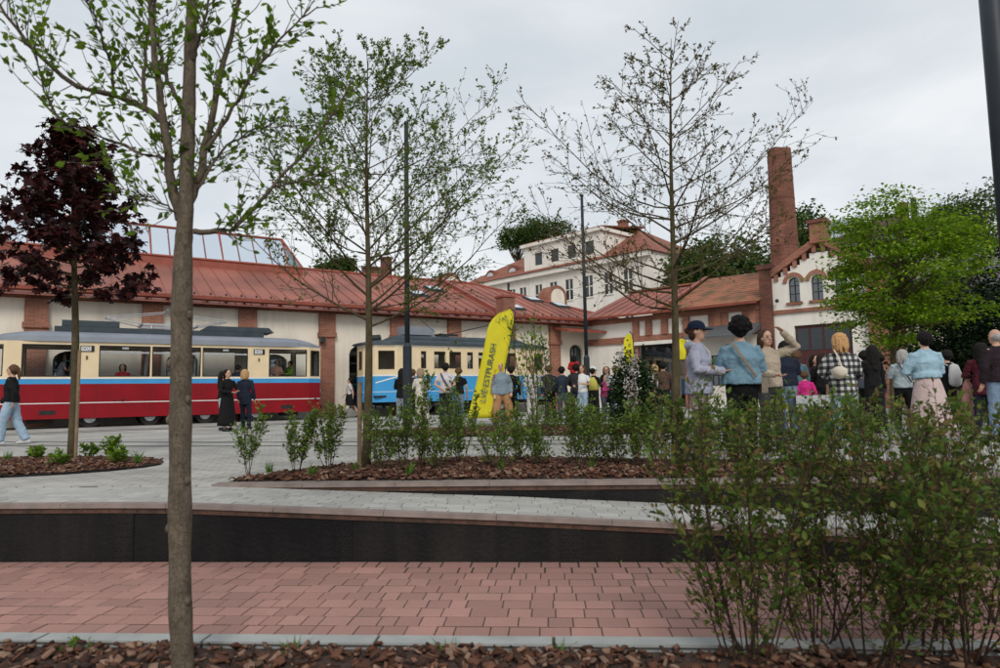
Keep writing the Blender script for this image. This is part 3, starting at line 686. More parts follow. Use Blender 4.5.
# ================================================================== MIDDLE BUILDING (right of the depot)
A_ = G(639, 35.8); B_ = G(768, 31.3); V = (B_ - A_).normalized(); VA = math.atan2(V.y, V.x)
M_tile = None
def tilemat():
    m, n, l, p = nodes('clay_tiles'); p.inputs['Roughness'].default_value = .8
    t = n.new('ShaderNodeTexCoord'); w = n.new('ShaderNodeTexWave'); w.wave_type = 'BANDS'; w.bands_direction = 'Y'; w.inputs['Scale'].default_value = 1.1; w.inputs['Distortion'].default_value = .4
    l.new(t.outputs['Object'], w.inputs['Vector'])
    no = n.new('ShaderNodeTexNoise'); no.inputs['Scale'].default_value = 1.6; no.inputs['Detail'].default_value = 8; l.new(t.outputs['Object'], no.inputs['Vector'])
    r = n.new('ShaderNodeValToRGB'); r.color_ramp.elements[0].position = .32; r.color_ramp.elements[0].color = (.13, .075, .035, 1); r.color_ramp.elements[1].position = .6; r.color_ramp.elements[1].color = (.33, .125, .065, 1)
    l.new(no.outputs['Fac'], r.inputs[0]); l.new(r.outputs[0], p.inputs['Base Color'])
    b = n.new('ShaderNodeBump'); b.inputs['Strength'].default_value = .6; b.inputs['Distance'].default_value = .03; l.new(w.outputs['Fac'], b.inputs['Height']); l.new(b.outputs[0], p.inputs['Normal'])
    return m
M_tile = tilemat()
mid = thing('tiled_workshop', 'single storey workshop with clay tile roof and brick framed white panels', 'building', A_, VA)
def sM(px):
    r = ray(px, 394); n_ = Vector((-V.y, V.x, 0)); t = (A_ - Vector((0, 0, EYE))).dot(n_) / r.dot(n_); p = Vector((0, 0, EYE)) + r * t; return (p - A_).dot(V)
ML0, ML1 = -3.2, sM(766); E2 = 5.0
dk = (sM(641), sM(697), .05, 3.35, 0); wd = (sM(712), sM(724), 1.1, 2.6, 0); wd2 = (sM(738), sM(752), 1.1, 2.6, 0)
link('wall', wall_mesh(ML0, ML1, -.02, E2 - .1, [dk, wd, wd2], thick=.35), M_white, mid)
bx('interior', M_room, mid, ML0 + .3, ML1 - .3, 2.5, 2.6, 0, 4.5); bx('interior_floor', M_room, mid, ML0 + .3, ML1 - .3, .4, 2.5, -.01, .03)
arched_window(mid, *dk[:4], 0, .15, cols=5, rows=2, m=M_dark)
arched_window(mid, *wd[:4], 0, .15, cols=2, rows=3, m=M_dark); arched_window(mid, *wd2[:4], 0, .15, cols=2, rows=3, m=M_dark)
bx('cornice', M_brick, mid, ML0, ML1, -.14, -.003, E2 - .35, E2 - .1)
bx('brick_band', M_brick, mid, ML0, ML1, -.10, -.004, 3.5, 3.85)
for px in (639, 652, 668, 690, 722, 757):
    x = sM(px); bx('pilaster', M_brick, mid, x - .17, x + .17, -.17, -.005, 0 if px in (639, 690) else 3.85, E2 - .35)
    if px in (722, 757): bx('frieze_panel', M_brick, mid, x - .5, x + .5, -.09, -.006, 3.85, E2 - .36)
bx('door_beam', M_white, mid, sM(640), sM(699), -.45, -.18, 3.32, 3.5)
MB().hexa([(sM(700), -1.5, 3.35), (ML1, -1.5, 3.35), (ML1, -.1, 3.75), (sM(700), -.1, 3.75), (sM(700), -1.5, 3.43), (ML1, -1.5, 3.43), (ML1, -.1, 4.05), (sM(700), -.1, 4.05)]).build('awning', mat('grey_felt', (0.09, 0.095, 0.1), .7), mid)
s2 = sM(672)
def roofpiece(name, m, x0, x1, w0, w1, z0, z1, t=.1): return MB().hexa([(x0, w0, z0 - t), (x1, w0, z0 - t), (x1, w1, z1 - t), (x0, w1, z1 - t), (x0, w0, z0), (x1, w0, z0), (x1, w1, z1), (x0, w1, z1)]).build(name, m, mid)
x = ML0
while x < s2 - .01:
    x1 = min(x + .6, s2); roofpiece('roof_panel', M_redroof, x + .003, x1 - .003, -.6, 4.6, E2 + .02, E2 + 1.95, .05)
    if x1 < s2: MB().hexa([(x1 - .02, -.6, E2 + .022), (x1 - .004, -.6, E2 + .022), (x1 - .004, 4.6, E2 + 1.952), (x1 - .02, 4.6, E2 + 1.952), (x1 - .02, -.6, E2 + .06), (x1 - .004, -.6, E2 + .06), (x1 - .004, 4.6, E2 + 1.99), (x1 - .02, 4.6, E2 + 1.99)]).build('roof_seam', M_redroof, mid)
    x = x1
nrow = 16
for i in range(nrow):
    f0, f1 = i / nrow, (i + 1) / nrow; za, zb = E2 + .02 + 2.25 * f0, E2 + .02 + 2.25 * f1
    roofpiece('tile_row', M_tile, s2 + .12, ML1 + .1, -.6 + 5.4 * f0, -.6 + 5.4 * f1 + .05, za + .03, zb + .02, .06)
MB().hexa([(s2 - .1, -.62, E2 + .03), (s2 + .1, -.62, E2 + .03), (s2 + .1, 4.8, E2 + 2.2), (s2 - .1, 4.8, E2 + 2.2), (s2 - .1, -.62, E2 + .25), (s2 + .1, -.62, E2 + .25), (s2 + .1, 4.8, E2 + 2.45), (s2 - .1, 4.8, E2 + 2.45)]).build('parapet_rib', M_redtrim, mid)
roofpiece('back_roof', M_tile, ML0, ML1 + .1, 4.85, 10, E2 + 2.2, E2 + .1)
g = MB(); g.prism([(-.74, E2 - .10), (-.6, E2 - .10), (-.58, E2 + .01), (-.76, E2 + .01)], 'x', ML0, ML1); g.build('gutter', M_redtrim, mid)
dz = MB(); xx = sM(757) + 1.2
dz.prism(arch_pts(xx - .7, xx + .7, E2 + .8, E2 + 1.75, .5), 'y', 2.4, 4.2); dz.build('eyebrow_dormer', M_tile, mid)

# ================================================================== GABLED HALL, CHIMNEY
gab = thing('gabled_hall', 'white gabled hall with stepped brick coping and arched upper windows', 'building', A_, VA)
g0, g1 = sM(778), sM(874); gp = sM(828); GZ0, GZ1 = 6.35, 7.55
steps = []
def stepped(xa, za, xb, zb, n=5):
    out = []
    for i in range(n):
        x0 = xa + (xb - xa) * i / n; x1 = xa + (xb - xa) * (i + 1) / n; z = za + (zb - za) * (i + .3) / n
        out += [(x0, z), (x1, z)]
    return out
left = stepped(g0, GZ0 - .35, gp, GZ1 - .4); right = stepped(g1, GZ0 - .35, gp, GZ1 - .4)
top = right + left[::-1]
W = []
for px in (800, 823.5, 848): x = sM(px); W.append((x - .25, x + .25, 4.85, 6.12 - .12, .25))
door = (sM(798), sM(856), .02, 3.75, 0)
link('wall', wall_mesh(g0, g1, -.02, GZ0, W + [door], top=top, thick=.35), M_white, gab)
for w in W:
    arched_window(gab, *w, .14, cols=2, rows=3, m=M_dark)
    cx = (w[0] + w[1]) / 2; mb = MB(); n = 10
    for i in range(n):
        a0, a1 = math.pi * i / n, math.pi * (i + 1) / n; zc = w[3] - .25
        mb.hexa([(cx + r_ * math.cos(a), y, zc + r_ * math.sin(a)) for y in (-.06, -.004) for r_, a in ((.3, a0), (.47, a0), (.47, a1), (.3, a1))])
    mb.build('brick_arch', M_brick, gab)
    bx('sill', M_brick, gab, w[0] - .1, w[1] + .1, -.09, -.003, w[2] - .13, w[2] - .01)
bx('string_course', M_brick, gab, g0, g1, -.10, -.003, 4.35, 4.52)
dl = bx('door', mat('oxblood_boards', (0.075, 0.022, 0.02), .6, scale=8), gab, door[0] + .02, door[1] - .02, .12, .18, .02, 3.73)
for i in range(7):
    x = door[0] + .02 + (door[1] - door[0] - .04) * i / 7; bx('board', MATS['oxblood_boards'], dl, x + .008, x + (door[1] - door[0] - .04) / 7 - .008, .09, .119, .05, 2.5)
for i in range(4):
    x = door[0] + .05 + (door[1] - door[0] - .1) * i / 4; bx('pane', mat('dark_pane', (0.02, 0.025, 0.03), .15, spec=.7), dl, x + .05, x + (door[1] - door[0] - .1) / 4 - .05, .10, .117, 2.62, 3.6)
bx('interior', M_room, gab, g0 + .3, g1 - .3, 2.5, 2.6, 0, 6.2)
# brick coping following the gable
for (xa, xb) in ((g0, gp), (g1, gp)):
    sg = 1 if xb > xa else -1
    MB().hexa([(xa - sg * .12, -.12, GZ0 - .32), (xb, -.12, GZ1 - .12), (xb, .46, GZ1 - .12), (xa - sg * .12, .46, GZ0 - .32), (xa - sg * .12, -.12, GZ0 + .02), (xb, -.12, GZ1 + .22), (xb, .46, GZ1 + .22), (xa - sg * .12, .46, GZ0 + .02)]).build('coping', M_brick, gab)
    for i in range(5):
        x = xa + (xb - xa) * (i + .5) / 5; z = GZ0 - .32 + (GZ1 - GZ0 + .2) * (i + .5) / 5
        bx('corbel', M_brick, gab, x - .09, x + .09, -.08, -.005, z - .28, z + .02)
    MB().hexa([(xa - sg * .1, .48, GZ0 - .1), (xb, .48, GZ1 + .05), (xb, 9, GZ1 + .05), (xa - sg * .1, 9, GZ0 - .1), (xa - sg * .1, .48, GZ0 - .02), (xb, .48, GZ1 + .14), (xb, 9, GZ1 + .14), (xa - sg * .1, 9, GZ0 - .02)]).build('roof_slope', mat('old_tin_roof', (.15, .06, .045), .6, scale=2), gab)
bx('finial_block', M_brick, gab, gp - .32, gp + .32, -.2, .55, GZ1 - .15, GZ1 + .75); bx('finial_cap', M_brickdark, gab, gp - .42, gp + .42, -.28, .63, GZ1 + .75, GZ1 + .9)
bx('corner_pier', M_brickdark, gab, g0 - .52, g0 - .01, -.25, .55, 0, 6.5); bx('pier_cap', M_brickdark, gab, g0 - .6, g0 + .06, -.33, .63, 6.5, 6.72)
bx('corner_pier', M_brick, gab, g1 + .01, g1 + .75, -.25, .55, 0, 6.1); bx('pier_cap', M_brickdark, gab, g1 - .06, g1 + .82, -.33, .63, 6.1, 6.3)
MB().ball((sM(784), -.25, 4.95), .09).build('wall_lamp', M_dark, gab, smooth=True)
# chimney
cpos = G(786, 33.0); cpos = at(784.5, 250, 33.0); cpos.z = 0
ch = thing('brick_chimney', 'tall tapering red brick chimney with cracked sooty rim beside the gabled hall', 'chimney', (cpos.x, cpos.y, 0), R(14))
mb = MB(); nS = 10; CH = 13.0
zs = [4.5, 6.5, 9, 11.3, 12.35, 12.36, 12.75, 12.76, CH]; rs = [.72, .69, .635, .59, .568, .580, .580, .562, .558]
k0 = len(mb.v)
for z, r_ in zip(zs, rs):
    for j in range(nS): a = 2 * math.pi * j / nS; mb.v.append((r_ * math.cos(a), r_ * math.sin(a), z + (random.uniform(-.1, .06) if z == CH else 0)))
for i in range(len(zs) - 1):
    for j in range(nS): mb.f.append((i * nS + j, i * nS + (j + 1) % nS, (i + 1) * nS + (j + 1) % nS, (i + 1) * nS + j))
mb.f.append(tuple((len(zs) - 1) * nS + j for j in range(nS))); mb.f.append(tuple(range(nS - 1, -1, -1)))
mb.build('shaft', brickmat('chimney_brick', (0.29, 0.105, 0.065), (0.20, 0.075, 0.05), (0.22, 0.15, 0.12), dirt=.5), ch)
for z, r_ in ((8.0, .675), (10.4, .625), (11.8, .595)):
    mb = MB()
    for j in range(nS):
        a0, a1 = 2 * math.pi * j / nS, 2 * math.pi * (j + 1) / nS
        mb.hexa([(q * math.cos(a), q * math.sin(a), zz) for zz in (z - .02, z + .02) for q, a in ((r_ - .02, a0), (r_ - .005, a0), (r_ - .005, a1), (r_ - .02, a1))])
    mb.build('iron_hoop', mat('rusty_hoop', (.12, .05, .035), .7), ch)
bx('base', M_brickdark, ch, -.8, .8, -.8, .8, 0, 4.5)
# lower wing continuing right behind the trees
wing = thing('low_wing', 'low white and brick wing with small windows behind the green tree', 'building', A_, VA)
w0_, w1_ = g1 + .8, g1 + 9.5
wo_ = [(w0_ + .8 + i * 2.0, w0_ + 1.7 + i * 2.0, 1.1, 2.7, 0) for i in range(4)]
link('wall', wall_mesh(w0_, w1_, -.02, 3.9, wo_, thick=.3), M_stucco, wing)
for op in wo_: arched_window(wing, *op[:4], 0, .1, cols=2, rows=3, m=M_white)
for i in range(5): bx('pilaster', M_brick, wing, w0_ + .1 + i * 2.0, w0_ + .5 + i * 2.0, -.15, -.003, 0, 3.9)
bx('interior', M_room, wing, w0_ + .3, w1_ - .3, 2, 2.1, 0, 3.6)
MB().hexa([(w0_, -.6, 3.85), (w1_ + .5, -.6, 3.85), (w1_ + .5, 4.5, 5.6), (w0_, 4.5, 5.6), (w0_, -.6, 3.97), (w1_ + .5, -.6, 3.97), (w1_ + .5, 4.5, 5.72), (w0_, 4.5, 5.72)]).build('roof', mat('slate_roof', (.09, .08, .078), .7, scale=3), wing)

# ================================================================== FAR BUILDINGS
def gable_house(name, label, p, q, depth, ez, rz2, wm, rm, wins, ridge_in=0.0, extra=None):
    """p->q is the eave line of the visible front"""
    d = (q - p); L = d.length; d.normalize(); a = math.atan2(d.y, d.x)
    t = thing(name, label, 'building', p, a)
    link('wall', wall_mesh(0, L, -.02, ez, [(w[0], w[1], w[2], w[3], 0) for w in wins], thick=.3), wm, t)
    bx('end_wall', wm, t, -.3, -.002, 0, depth, 0, ez); bx('end_wall', wm, t, L + .002, L + .3, 0, depth, 0, ez); bx('back_wall', wm, t, 0, L, depth, depth + .3, 0, ez)
    for w in wins:
        f = bx('window', M_white, t, w[0] - .1, w[1] + .1, -.08, -.002, w[2] - .1, w[2]); bx('pane', mat('dark_pane', (0.02, 0.025, 0.03), .15, spec=.7), f, w[0], w[1], .1, .12, w[2], w[3])
        bx('glazing_bar', M_white, f, (w[0] + w[1]) / 2 - .05, (w[0] + w[1]) / 2 + .05, .05, .099, w[2], w[3]); bx('glazing_bar', M_white, f, w[0], w[1], .055, .098, (w[2] + w[3]) / 2 - .04, (w[2] + w[3]) / 2 + .04)
    h = depth / 2; ri = ridge_in; o = .6
    MB().add([(-o, -o, ez), (L + o, -o, ez), (L + o, depth + o, ez), (-o, depth + o, ez), (ri, h, rz2), (L - ri, h, rz2)], [(0, 1, 5, 4), (2, 3, 4, 5), (0, 4, 3), (1, 2, 5), (0, 3, 2, 1)]).build('roof', rm, t)
    bx('cornice', wm, t, -.4, L + .4, -.45, -.303 + .3, ez - .45, ez - .03)
    return t, L
M_farroof = mat('far_tiles', (0.22, 0.075, 0.045), .8, var=.25, scale=1.2, bump=.3, bscale=20)
p = G(466, 71.0); q = G(652, 54.0)
wins = []
def sF_(px):
    d = (q - p).normalized(); n_ = Vector((-d.y, d.x, 0)); r = ray(px, 394); t = (p - Vector((0, 0, EYE))).dot(n_) / r.dot(n_); return (Vector((0, 0, EYE)) + r * t - p).dot(d)
Lq = (q - p).length
for px in (486, 496, 514, 525, 541, 556, 572, 592, 612, 632):
    x = sF_(px); wins.append((x - .45, x + .45, 9.3, 11.2)); wins.append((x - .45, x + .45, 5.6, 7.5))
wh, Lw = gable_house('white_villa', 'large white house with red tiled roof on the rise behind the depot', p, q, 13.0, 12.4, 16.4, M_white, M_farroof, wins, ridge_in=5.5)
x0, x1 = sF_(527), sF_(606)
aw = [(x0 + (x1 - x0) * f - .5, x0 + (x1 - x0) * f + .5, 13.1, 14.3, 0) for f in (.2, .42, .64, .86)]
link('attic_wall', wall_mesh(x0, x1, 12.45, 15.0, aw, thick=.3), M_white, wh)
for w in aw: bx('attic_pane', MATS['dark_pane'], wh, w[0], w[1], .12, .14, w[2], w[3])
bx('attic_block', M_white, wh, x0 + .02, x1 - .02, .31, 6.0, 12.4, 14.95); bx('attic_cornice', M_white, wh, x0 - .25, x1 + .25, -.3, 6.2, 15.0, 15.3)
MB().hexa([(x0 - .2, -.2, 15.31), (x1 + .2, -.2, 15.31), (x1 + .2, 6.5, 16.2), (x0 - .2, 6.5, 16.2), (x0 - .2, -.2, 15.4), (x1 + .2, -.2, 15.4), (x1 + .2, 6.5, 16.35), (x0 - .2, 6.5, 16.35)]).build('attic_roof', M_farroof, wh)
for px in (478, 500):
    x = sF_(px) + 1.2; MB().prism(arch_pts(x - .8, x + .8, 12.5, 13.9, .8), 'y', .9, 3.4).build('eyebrow_dormer', M_farroof, wh); MB().prism(arch_pts(x - .55, x + .55, 12.8, 13.6, .55), 'y', .86, .898).build('dormer_pane', MATS['roof_pane'], wh)
for px, zt in ((494, 16.9), (560, 17.2)):
    x = sF_(px) + 3; mb = MB().box(x - .35, x + .35, 6, 6.8, 15, zt).box(x - .42, x + .42, 5.93, 6.87, zt, zt + .2); mb.build('roof_chimney', M_brick, wh)
x = sF_(511); bx('downpipe', M_dark, wh, x - .07, x + .07, -.16, -.02, 0, 11.9)
# dark roofed house above the gabled hall
p2 = at(826, 300, 54); q2 = at(893, 300, 49); p2.z = q2.z = 0
hs, L2 = gable_house('dark_roof_house', 'house with steep dark red roof rising behind the gabled hall', p2, q2, 8, 12.2, 14.7, mat('grey_render', (.3, .28, .27), .9), mat('dark_red_tiles', (.075, .03, .026), .75, var=.25, scale=2), [(.8, 1.8, 10.2, 11.5), (3.6, 4.6, 10.2, 11.5)], ridge_in=1.6)
bx('roof_chimney', M_brickdark, hs, L2 - 1.5, L2 - .9, 3.6, 4.2, 13, 15.4); bx('roof_chimney', M_dark, hs, L2 - .5, L2 - .2, 3.8, 4.1, 12.6, 15.6)
p3 = at(806, 300, 66); q3 = at(850, 300, 63); p3.z = q3.z = 0
gable_house('tin_roof_house', 'pale house with grey tin roof behind the chimney', p3, q3, 7, 15.3, 17.9, M_white, mat('grey_tin', (.33, .37, .42), .4, var=.1, scale=1, metal=.2), [(1, 2, 12, 13.5)], ridge_in=.2)
p4 = at(700, 300, 78); q4 = at(752, 300, 74); p4.z = q4.z = 0
gable_house('pale_block', 'pale house with grey roof beyond the overgrown bank', p4, q4, 7, 13.4, 16.2, mat('pale_render', (.5, .5, .48), .9), MATS['grey_tin'], [(1, 2, 11.2, 12.5)], ridge_in=.2)
p5 = at(958, 300, 44); q5 = at(1060, 300, 40); p5.z = q5.z = 0
gable_house('grey_roof_house', 'house with grey roof half hidden behind the dark yew', p5, q5, 8, 8.2, 10.2, mat('tan_render', (.34, .29, .25), .9), mat('grey_shingle', (.17, .16, .165), .8), [(1, 2, 5, 6.5)], ridge_in=.2)
# ================================================================== TRAMS
M_tred = mat('tram_red', (0.23, 0.006, 0.012), .3, var=.1, scale=1.5, spec=.25)
M_tcream = mat('tram_cream', (0.72, 0.57, 0.36), .35, var=.05, scale=2, spec=.5)
M_tblue = mat('tram_blue', (0.05, 0.29, 0.58), .4, var=.06, scale=2, spec=.25)
M_twhite = mat('tram_white', (0.72, 0.72, 0.70), .4, var=.05)
M_tgrey = mat('tram_roof_grey', (0.20, 0.22, 0.255), .55, var=.1, scale=1.5)
M_tdark = mat('tram_roof_dark', (0.035, 0.05, 0.06), .6, var=.2, scale=2)
M_under = mat('undercarriage', (0.02, 0.018, 0.017), .8, var=.3, scale=8)
M_alu = mat('aluminium', (0.45, 0.46, 0.47), .35, metal=.7)
M_seat = mat('tram_seat', (0.10, 0.055, 0.03), .6)
M_tglass = glassmat('tram_glass', (.93, .95, .95), -.03)
M_black = mat('black_rubber', (0.012, 0.012, 0.012), .6)
def path_of(plan):
    P = [Vector(p) for p in plan]; cum = [0.0]
    for i in range(len(P)): cum.append(cum[-1] + (P[(i + 1) % len(P)] - P[i]).length)
    def f(u, off=0.0):
        u = min(max(u, 0), cum[-1] - 1e-6)
        for i in range(len(P)):
            if u <= cum[i + 1] + 1e-9:
                a, b = P[i], P[(i + 1) % len(P)]; d = (b - a).normalized(); n_ = Vector((d.y, -d.x))
                return a + d * (u - cum[i]) + n_ * off
    return P, cum, f
def band(name, plan, z0, z1, m, parent, ops=(), off=0.0, th=.035):
    P, cum, f = path_of(plan)
    if off:   # scale outwards about the centre
        cx = sum(p.x for p in P) / len(P); cy = sum(p.y for p in P) / len(P)
        def mp(u, z): q = f(u, off); return Vector((q.x, q.y, z))
    else:
        def mp(u, z): q = f(u); return Vector((q.x, q.y, z))
    me = wall_mesh(0, cum[-1], z0, z1, ops, cuts=cum[1:-1], mapper=mp)
    bm = bmesh.new(); bm.from_mesh(me); bmesh.ops.remove_doubles(bm, verts=bm.verts[:], dist=.0008); bm.to_mesh(me); bm.free()
    o = link(name, me, m, parent)
    if th:
        s = o.modifiers.new('thick', 'SOLIDIFY'); s.thickness = th; s.offset = -1
    return o
def pane(parent, f, u0, u1, z0, z1, m=None, frame=None, vent=False, name='window', bar=.03):
    a, b = f(u0), f(u1); d = (b - a).normalized(); n_ = Vector((d.y, -d.x))
    def Q(t, z, o): p = a + d * t + n_ * o; return (p.x, p.y, z)
    L = (b - a).length; w = bar; mb = MB()
    for (t0, t1, y0, y1) in ((0, L, z0, z0 + w), (0, L, z1 - w, z1), (0, w, z0 + w, z1 - w), (L - w, L, z0 + w, z1 - w)):
        mb.hexa([Q(t0, y0, -.03), Q(t1, y0, -.03), Q(t1, y0, .008), Q(t0, y0, .008), Q(t0, y1, -.03), Q(t1, y1, -.03), Q(t1, y1, .008), Q(t0, y1, .008)])
    fr = mb.build(name, frame or M_black, parent)
    MB().add([Q(w, z0 + w, -.012), Q(L - w, z0 + w, -.012), Q(L - w, z1 - w, -.012), Q(w, z1 - w, -.012)], [(0, 1, 2, 3)]).build('pane', m or M_tglass, fr)
    if vent:
        zz = z1 - .26
        MB().hexa([Q(w, zz, -.028), Q(L - w, zz, -.028), Q(L - w, zz, .004), Q(w, zz, .004), Q(w, zz + .06, -.028), Q(L - w, zz + .06, -.028), Q(L - w, zz + .06, .004), Q(w, zz + .06, .004)]).build('vent_bar', M_alu, fr)
        MB().hexa([Q(L / 2 - .1, z1 - .12, .009), Q(L / 2 + .1, z1 - .12, .009), Q(L / 2 + .1, z1 - .12, .02), Q(L / 2 - .1, z1 - .12, .02), Q(L / 2 - .1, z1 - .05, .009), Q(L / 2 + .1, z1 - .05, .009), Q(L / 2 + .1, z1 - .05, .02), Q(L / 2 - .1, z1 - .05, .02)]).build('vent_catch', M_alu, fr)
    return fr
def text_mesh(txt, size, m, parent, mtx, name='lettering', ext=.002, align='CENTER', sx=1.0):
    cu = bpy.data.curves.new(name, 'FONT'); cu.body = txt; cu.size = size; cu.extrude = ext; cu.align_x = align; cu.align_y = 'CENTER'; cu.resolution_u = 3
    o = bpy.data.objects.new(name, cu); col.objects.link(o)
    bpy.context.view_layer.update()
    me = bpy.data.meshes.new_from_object(o.evaluated_get(bpy.context.evaluated_depsgraph_get())); bpy.data.objects.remove(o)
    me.transform(mtx @ Matrix.Diagonal((sx, 1, 1, 1)))
    return link(name, me, m, parent)
def roof_loft(name, m, parent, x0, x1, yc, hw, zb, rise, taper=1.2, endw=.6, n=12, nose=.0, pw=.6):
    xs = [x0, x0 + .12, x0 + taper * .35, x0 + taper * .7, x0 + taper, x1 - taper, x1 - taper * .7, x1 - taper * .35, x1 - .12, x1]
    mb = MB(); k = n + 1
    for x in xs:
        e = min(x - x0, x1 - x) / taper; e = min(1, e); w = hw * (endw + (1 - endw) * (1 - (1 - e) ** 2)); r_ = rise * (1 - (1 - nose) * (1 - e) ** 2.2) if e < 1 else rise
        for j in range(k):
            a = math.pi * j / n; c_ = math.cos(a); s_ = math.sin(a)
            mb.v.append((x, yc - w * math.copysign(abs(c_) ** .8, c_), zb + max(.03, r_) * s_ ** pw))
    for i in range(len(xs) - 1):
        for j in range(n): mb.f.append((i * k + j, (i + 1) * k + j, (i + 1) * k + j + 1, i * k + j + 1))
    mb.f.append(tuple(range(k))); mb.f.append(tuple((len(xs) - 1) * k + j for j in range(k - 1, -1, -1)))
    for i in range(len(xs) - 1): mb.f.append((i * k, i * k + n, (i + 1) * k + n, (i + 1) * k))
    return mb.build(name, m, parent, smooth=False)
def wheel(parent, x, y, r=.33):
    mb = MB(); mb.loft([(x, y, r), (x, y + .12, r)], [r, r], n=16); w = mb.build('wheel', M_under, parent); MB().loft([(x, y - .015, r), (x, y - .001, r)], [r * .55, r * .55], n=12).build('hub', M_alu, w)
def pantograph(parent, x, yc, z, hw, up, m):
    t = MB()
    for s in (-1, 1):
        y = yc + s * .55
        t.loft([(x - .9, y, z), (x - hw, y * .5 + yc * .5 + s * .1, z + up * .45)], [.022, .022], n=5); t.loft([(x + .9, y, z), (x + hw, y * .5 + yc * .5 + s * .1, z + up * .45)], [.022, .022], n=5)
        t.loft([(x - hw, yc + s * .38, z + up * .45), (x - .08, yc + s * .3, z + up)], [.018, .018], n=5); t.loft([(x + hw, yc + s * .38, z + up * .45), (x + .08, yc + s * .3, z + up)], [.018, .018], n=5)
        t.loft([(x + s * .1, yc - .75, z + up + .02), (x + s * .1, yc + .75, z + up + .02)], [.025, .025], n=5)
    t.loft([(x - hw, yc - .4, z + up * .45), (x - hw, yc + .4, z + up * .45)], [.02, .02], n=5); t.loft([(x + hw, yc - .4, z + up * .45), (x + hw, yc + .4, z + up * .45)], [.02, .02], n=5)
    t.box(x - .95, x + .95, yc - .6, yc - .52, z - .05, z + .03).box(x - .95, x + .95, yc + .52, yc + .6, z - .05, z + .03)
    t.box(x - .95, x - .87, yc - .6, yc + .6, z - .05, z + .03).box(x + .87, x + .95, yc - .6, yc + .6, z - .05, z + .03)
    for dx in (-.6, .6):
        for s in (-1, 1): t.loft([(x + dx, yc + s * .56, z - .16), (x + dx, yc + s * .56, z - .05)], [.05, .04], n=8)
    return t.build('pantograph', m, parent)

def sT(px): return (line_pt(px, KT) - T0).dot(U)
tram = thing('red_tram', 'red and cream tram with blue waist stripe parked beside the depot', 'tram', T0, UA)
XL = -11.0
plan = [(XL + .65, 0), (-.65, 0), (-.10, .32), (0, .6), (0, 1.6), (-.10, 1.88), (-.65, 2.2), (XL + .65, 2.2), (XL + .10, 1.88), (XL, 1.6), (XL, .6), (XL + .10, .32)]
P, cum, pf = path_of(plan)
ZS, ZB0, ZB1, ZC = .32, 1.46, 1.62, 2.86
def side(x): return x - (XL + .65)                # u on the near side
def far_side(x): return cum[6] + (-.65 - x)        # u on the far side
wn_ = []
for (a, b) in ((XL + 1.06, XL + 2.42), (-7.8, -6.26), (-6.2, -4.62), (-4.56, -2.98), (-2.2, -.74)): wn_.append((a, b))
ops = [(side(a), side(b), 1.70, 2.76, 0) for a, b in wn_] + [(far_side(b), far_side(a), 1.70, 2.76, 0) for a, b in wn_]
ends = [(cum[1] + .08, cum[2] - .06), (cum[3] + .06, cum[4] - .06), (cum[5] + .06, cum[6] - .08), (cum[7] + .08, cum[8] - .06), (cum[9] + .06, cum[10] - .06), (cum[11] + .06, cum[12] - .08)]
ops += [(a, b, 1.72, 2.74, 0) for a, b in ends]
band('lower_body', plan, ZS, ZB0, M_tred, tram)
band('waist_stripe', plan, ZB0, ZB1, M_tblue, tram)
band('upper_body', plan, ZB1, ZC, M_tcream, tram, ops)
band('trim_line', plan, .815, .845, M_twhite, tram, off=.006, th=.004)
band('sill_rail', plan, 1.625, 1.665, M_twhite, tram, off=.012, th=.01)
for i, (a, b) in enumerate(wn_):
    pane(tram, pf, side(a), side(b), 1.70, 2.76, vent=i in (1, 2, 3)); pane(tram, pf, far_side(b), far_side(a), 1.70, 2.76)
for a, b in ends: pane(tram, pf, a, b, 1.72, 2.74)
roof_loft('roof', M_tgrey, tram, XL + .02, -.02, 1.1, 1.16, ZC + .001, .40, taper=1.5, endw=.55, nose=.25)
MB().prism([(-1.5, 0)] and [(-9.1, 3.2), (-2.3, 3.2), (-2.3, 3.42), (-9.1, 3.42)], 'y', .45, 1.75).build('roof_walkway', M_tdark, tram)
MB().prism([(-4.6, 3.43), (-1.9, 3.43), (-2.1, 3.62), (-4.3, 3.62)], 'y', .5, 1.7).build('resistor_box', M_tdark, tram)
MB().prism([(-8.9, 3.43), (-7.2, 3.43), (-7.2, 3.64), (-8.9, 3.64)], 'y', .5, 1.7).build('resistor_box', M_tdark, tram)
pantograph(tram, -5.6, 1.1, 3.60, 2.0, .5, M_alu)
for x in (-8.15, -2.57):   # number boxes
    z = 2.64; b_ = MB().box(x - .2, x + .2, -.03, -.001, z - .1, z + .1).build('number_box', M_black, tram)
    MB().box(x - .17, x + .11, -.034, -.0305, z - .075, z + .075).build('number_plate', M_twhite, b_)
    text_mesh('002', .16, M_dark, b_, Matrix.Translation((x - .03, -.0365, z)) @ Matrix.Rotation(R(90), 4, 'X'))
    bx('side_lamp', M_seat, tram, x - .03, x + .02, -.03, -.002, z - .36, z - .24)
bx('floor', M_under, tram, XL + .3, -.3, .15, 2.05, .78, .84)
bx('chassis', M_under, tram, XL + .5, -.5, .3, 1.9, .5, .77)
for x in (-8.0, -6.2, -4.4, -2.6):
    bx('truck_frame', M_under, tram, x - .7, x + .7, .12, .2, .3, .46); wheel(tram, x, .22); wheel(tram, x, 1.86)
for x in (XL + .55, -.55): bx('coupler', M_under, tram, x - .75, x + .75, 1.0, 1.2, .42, .56)
for x in (-9.95, -8.55, -7.85, -6.23, -4.59, -2.95, -2.22, -.72):
    bx('panel_seam', M_under, tram, x - .006, x + .006, -.003, .03, ZS + .01, ZB0 - .005)
for x in (-9.2, -5.2, -1.5): bx('vent_grille', M_under, tram, x - .22, x + .22, -.008, -.001, .46, .6)
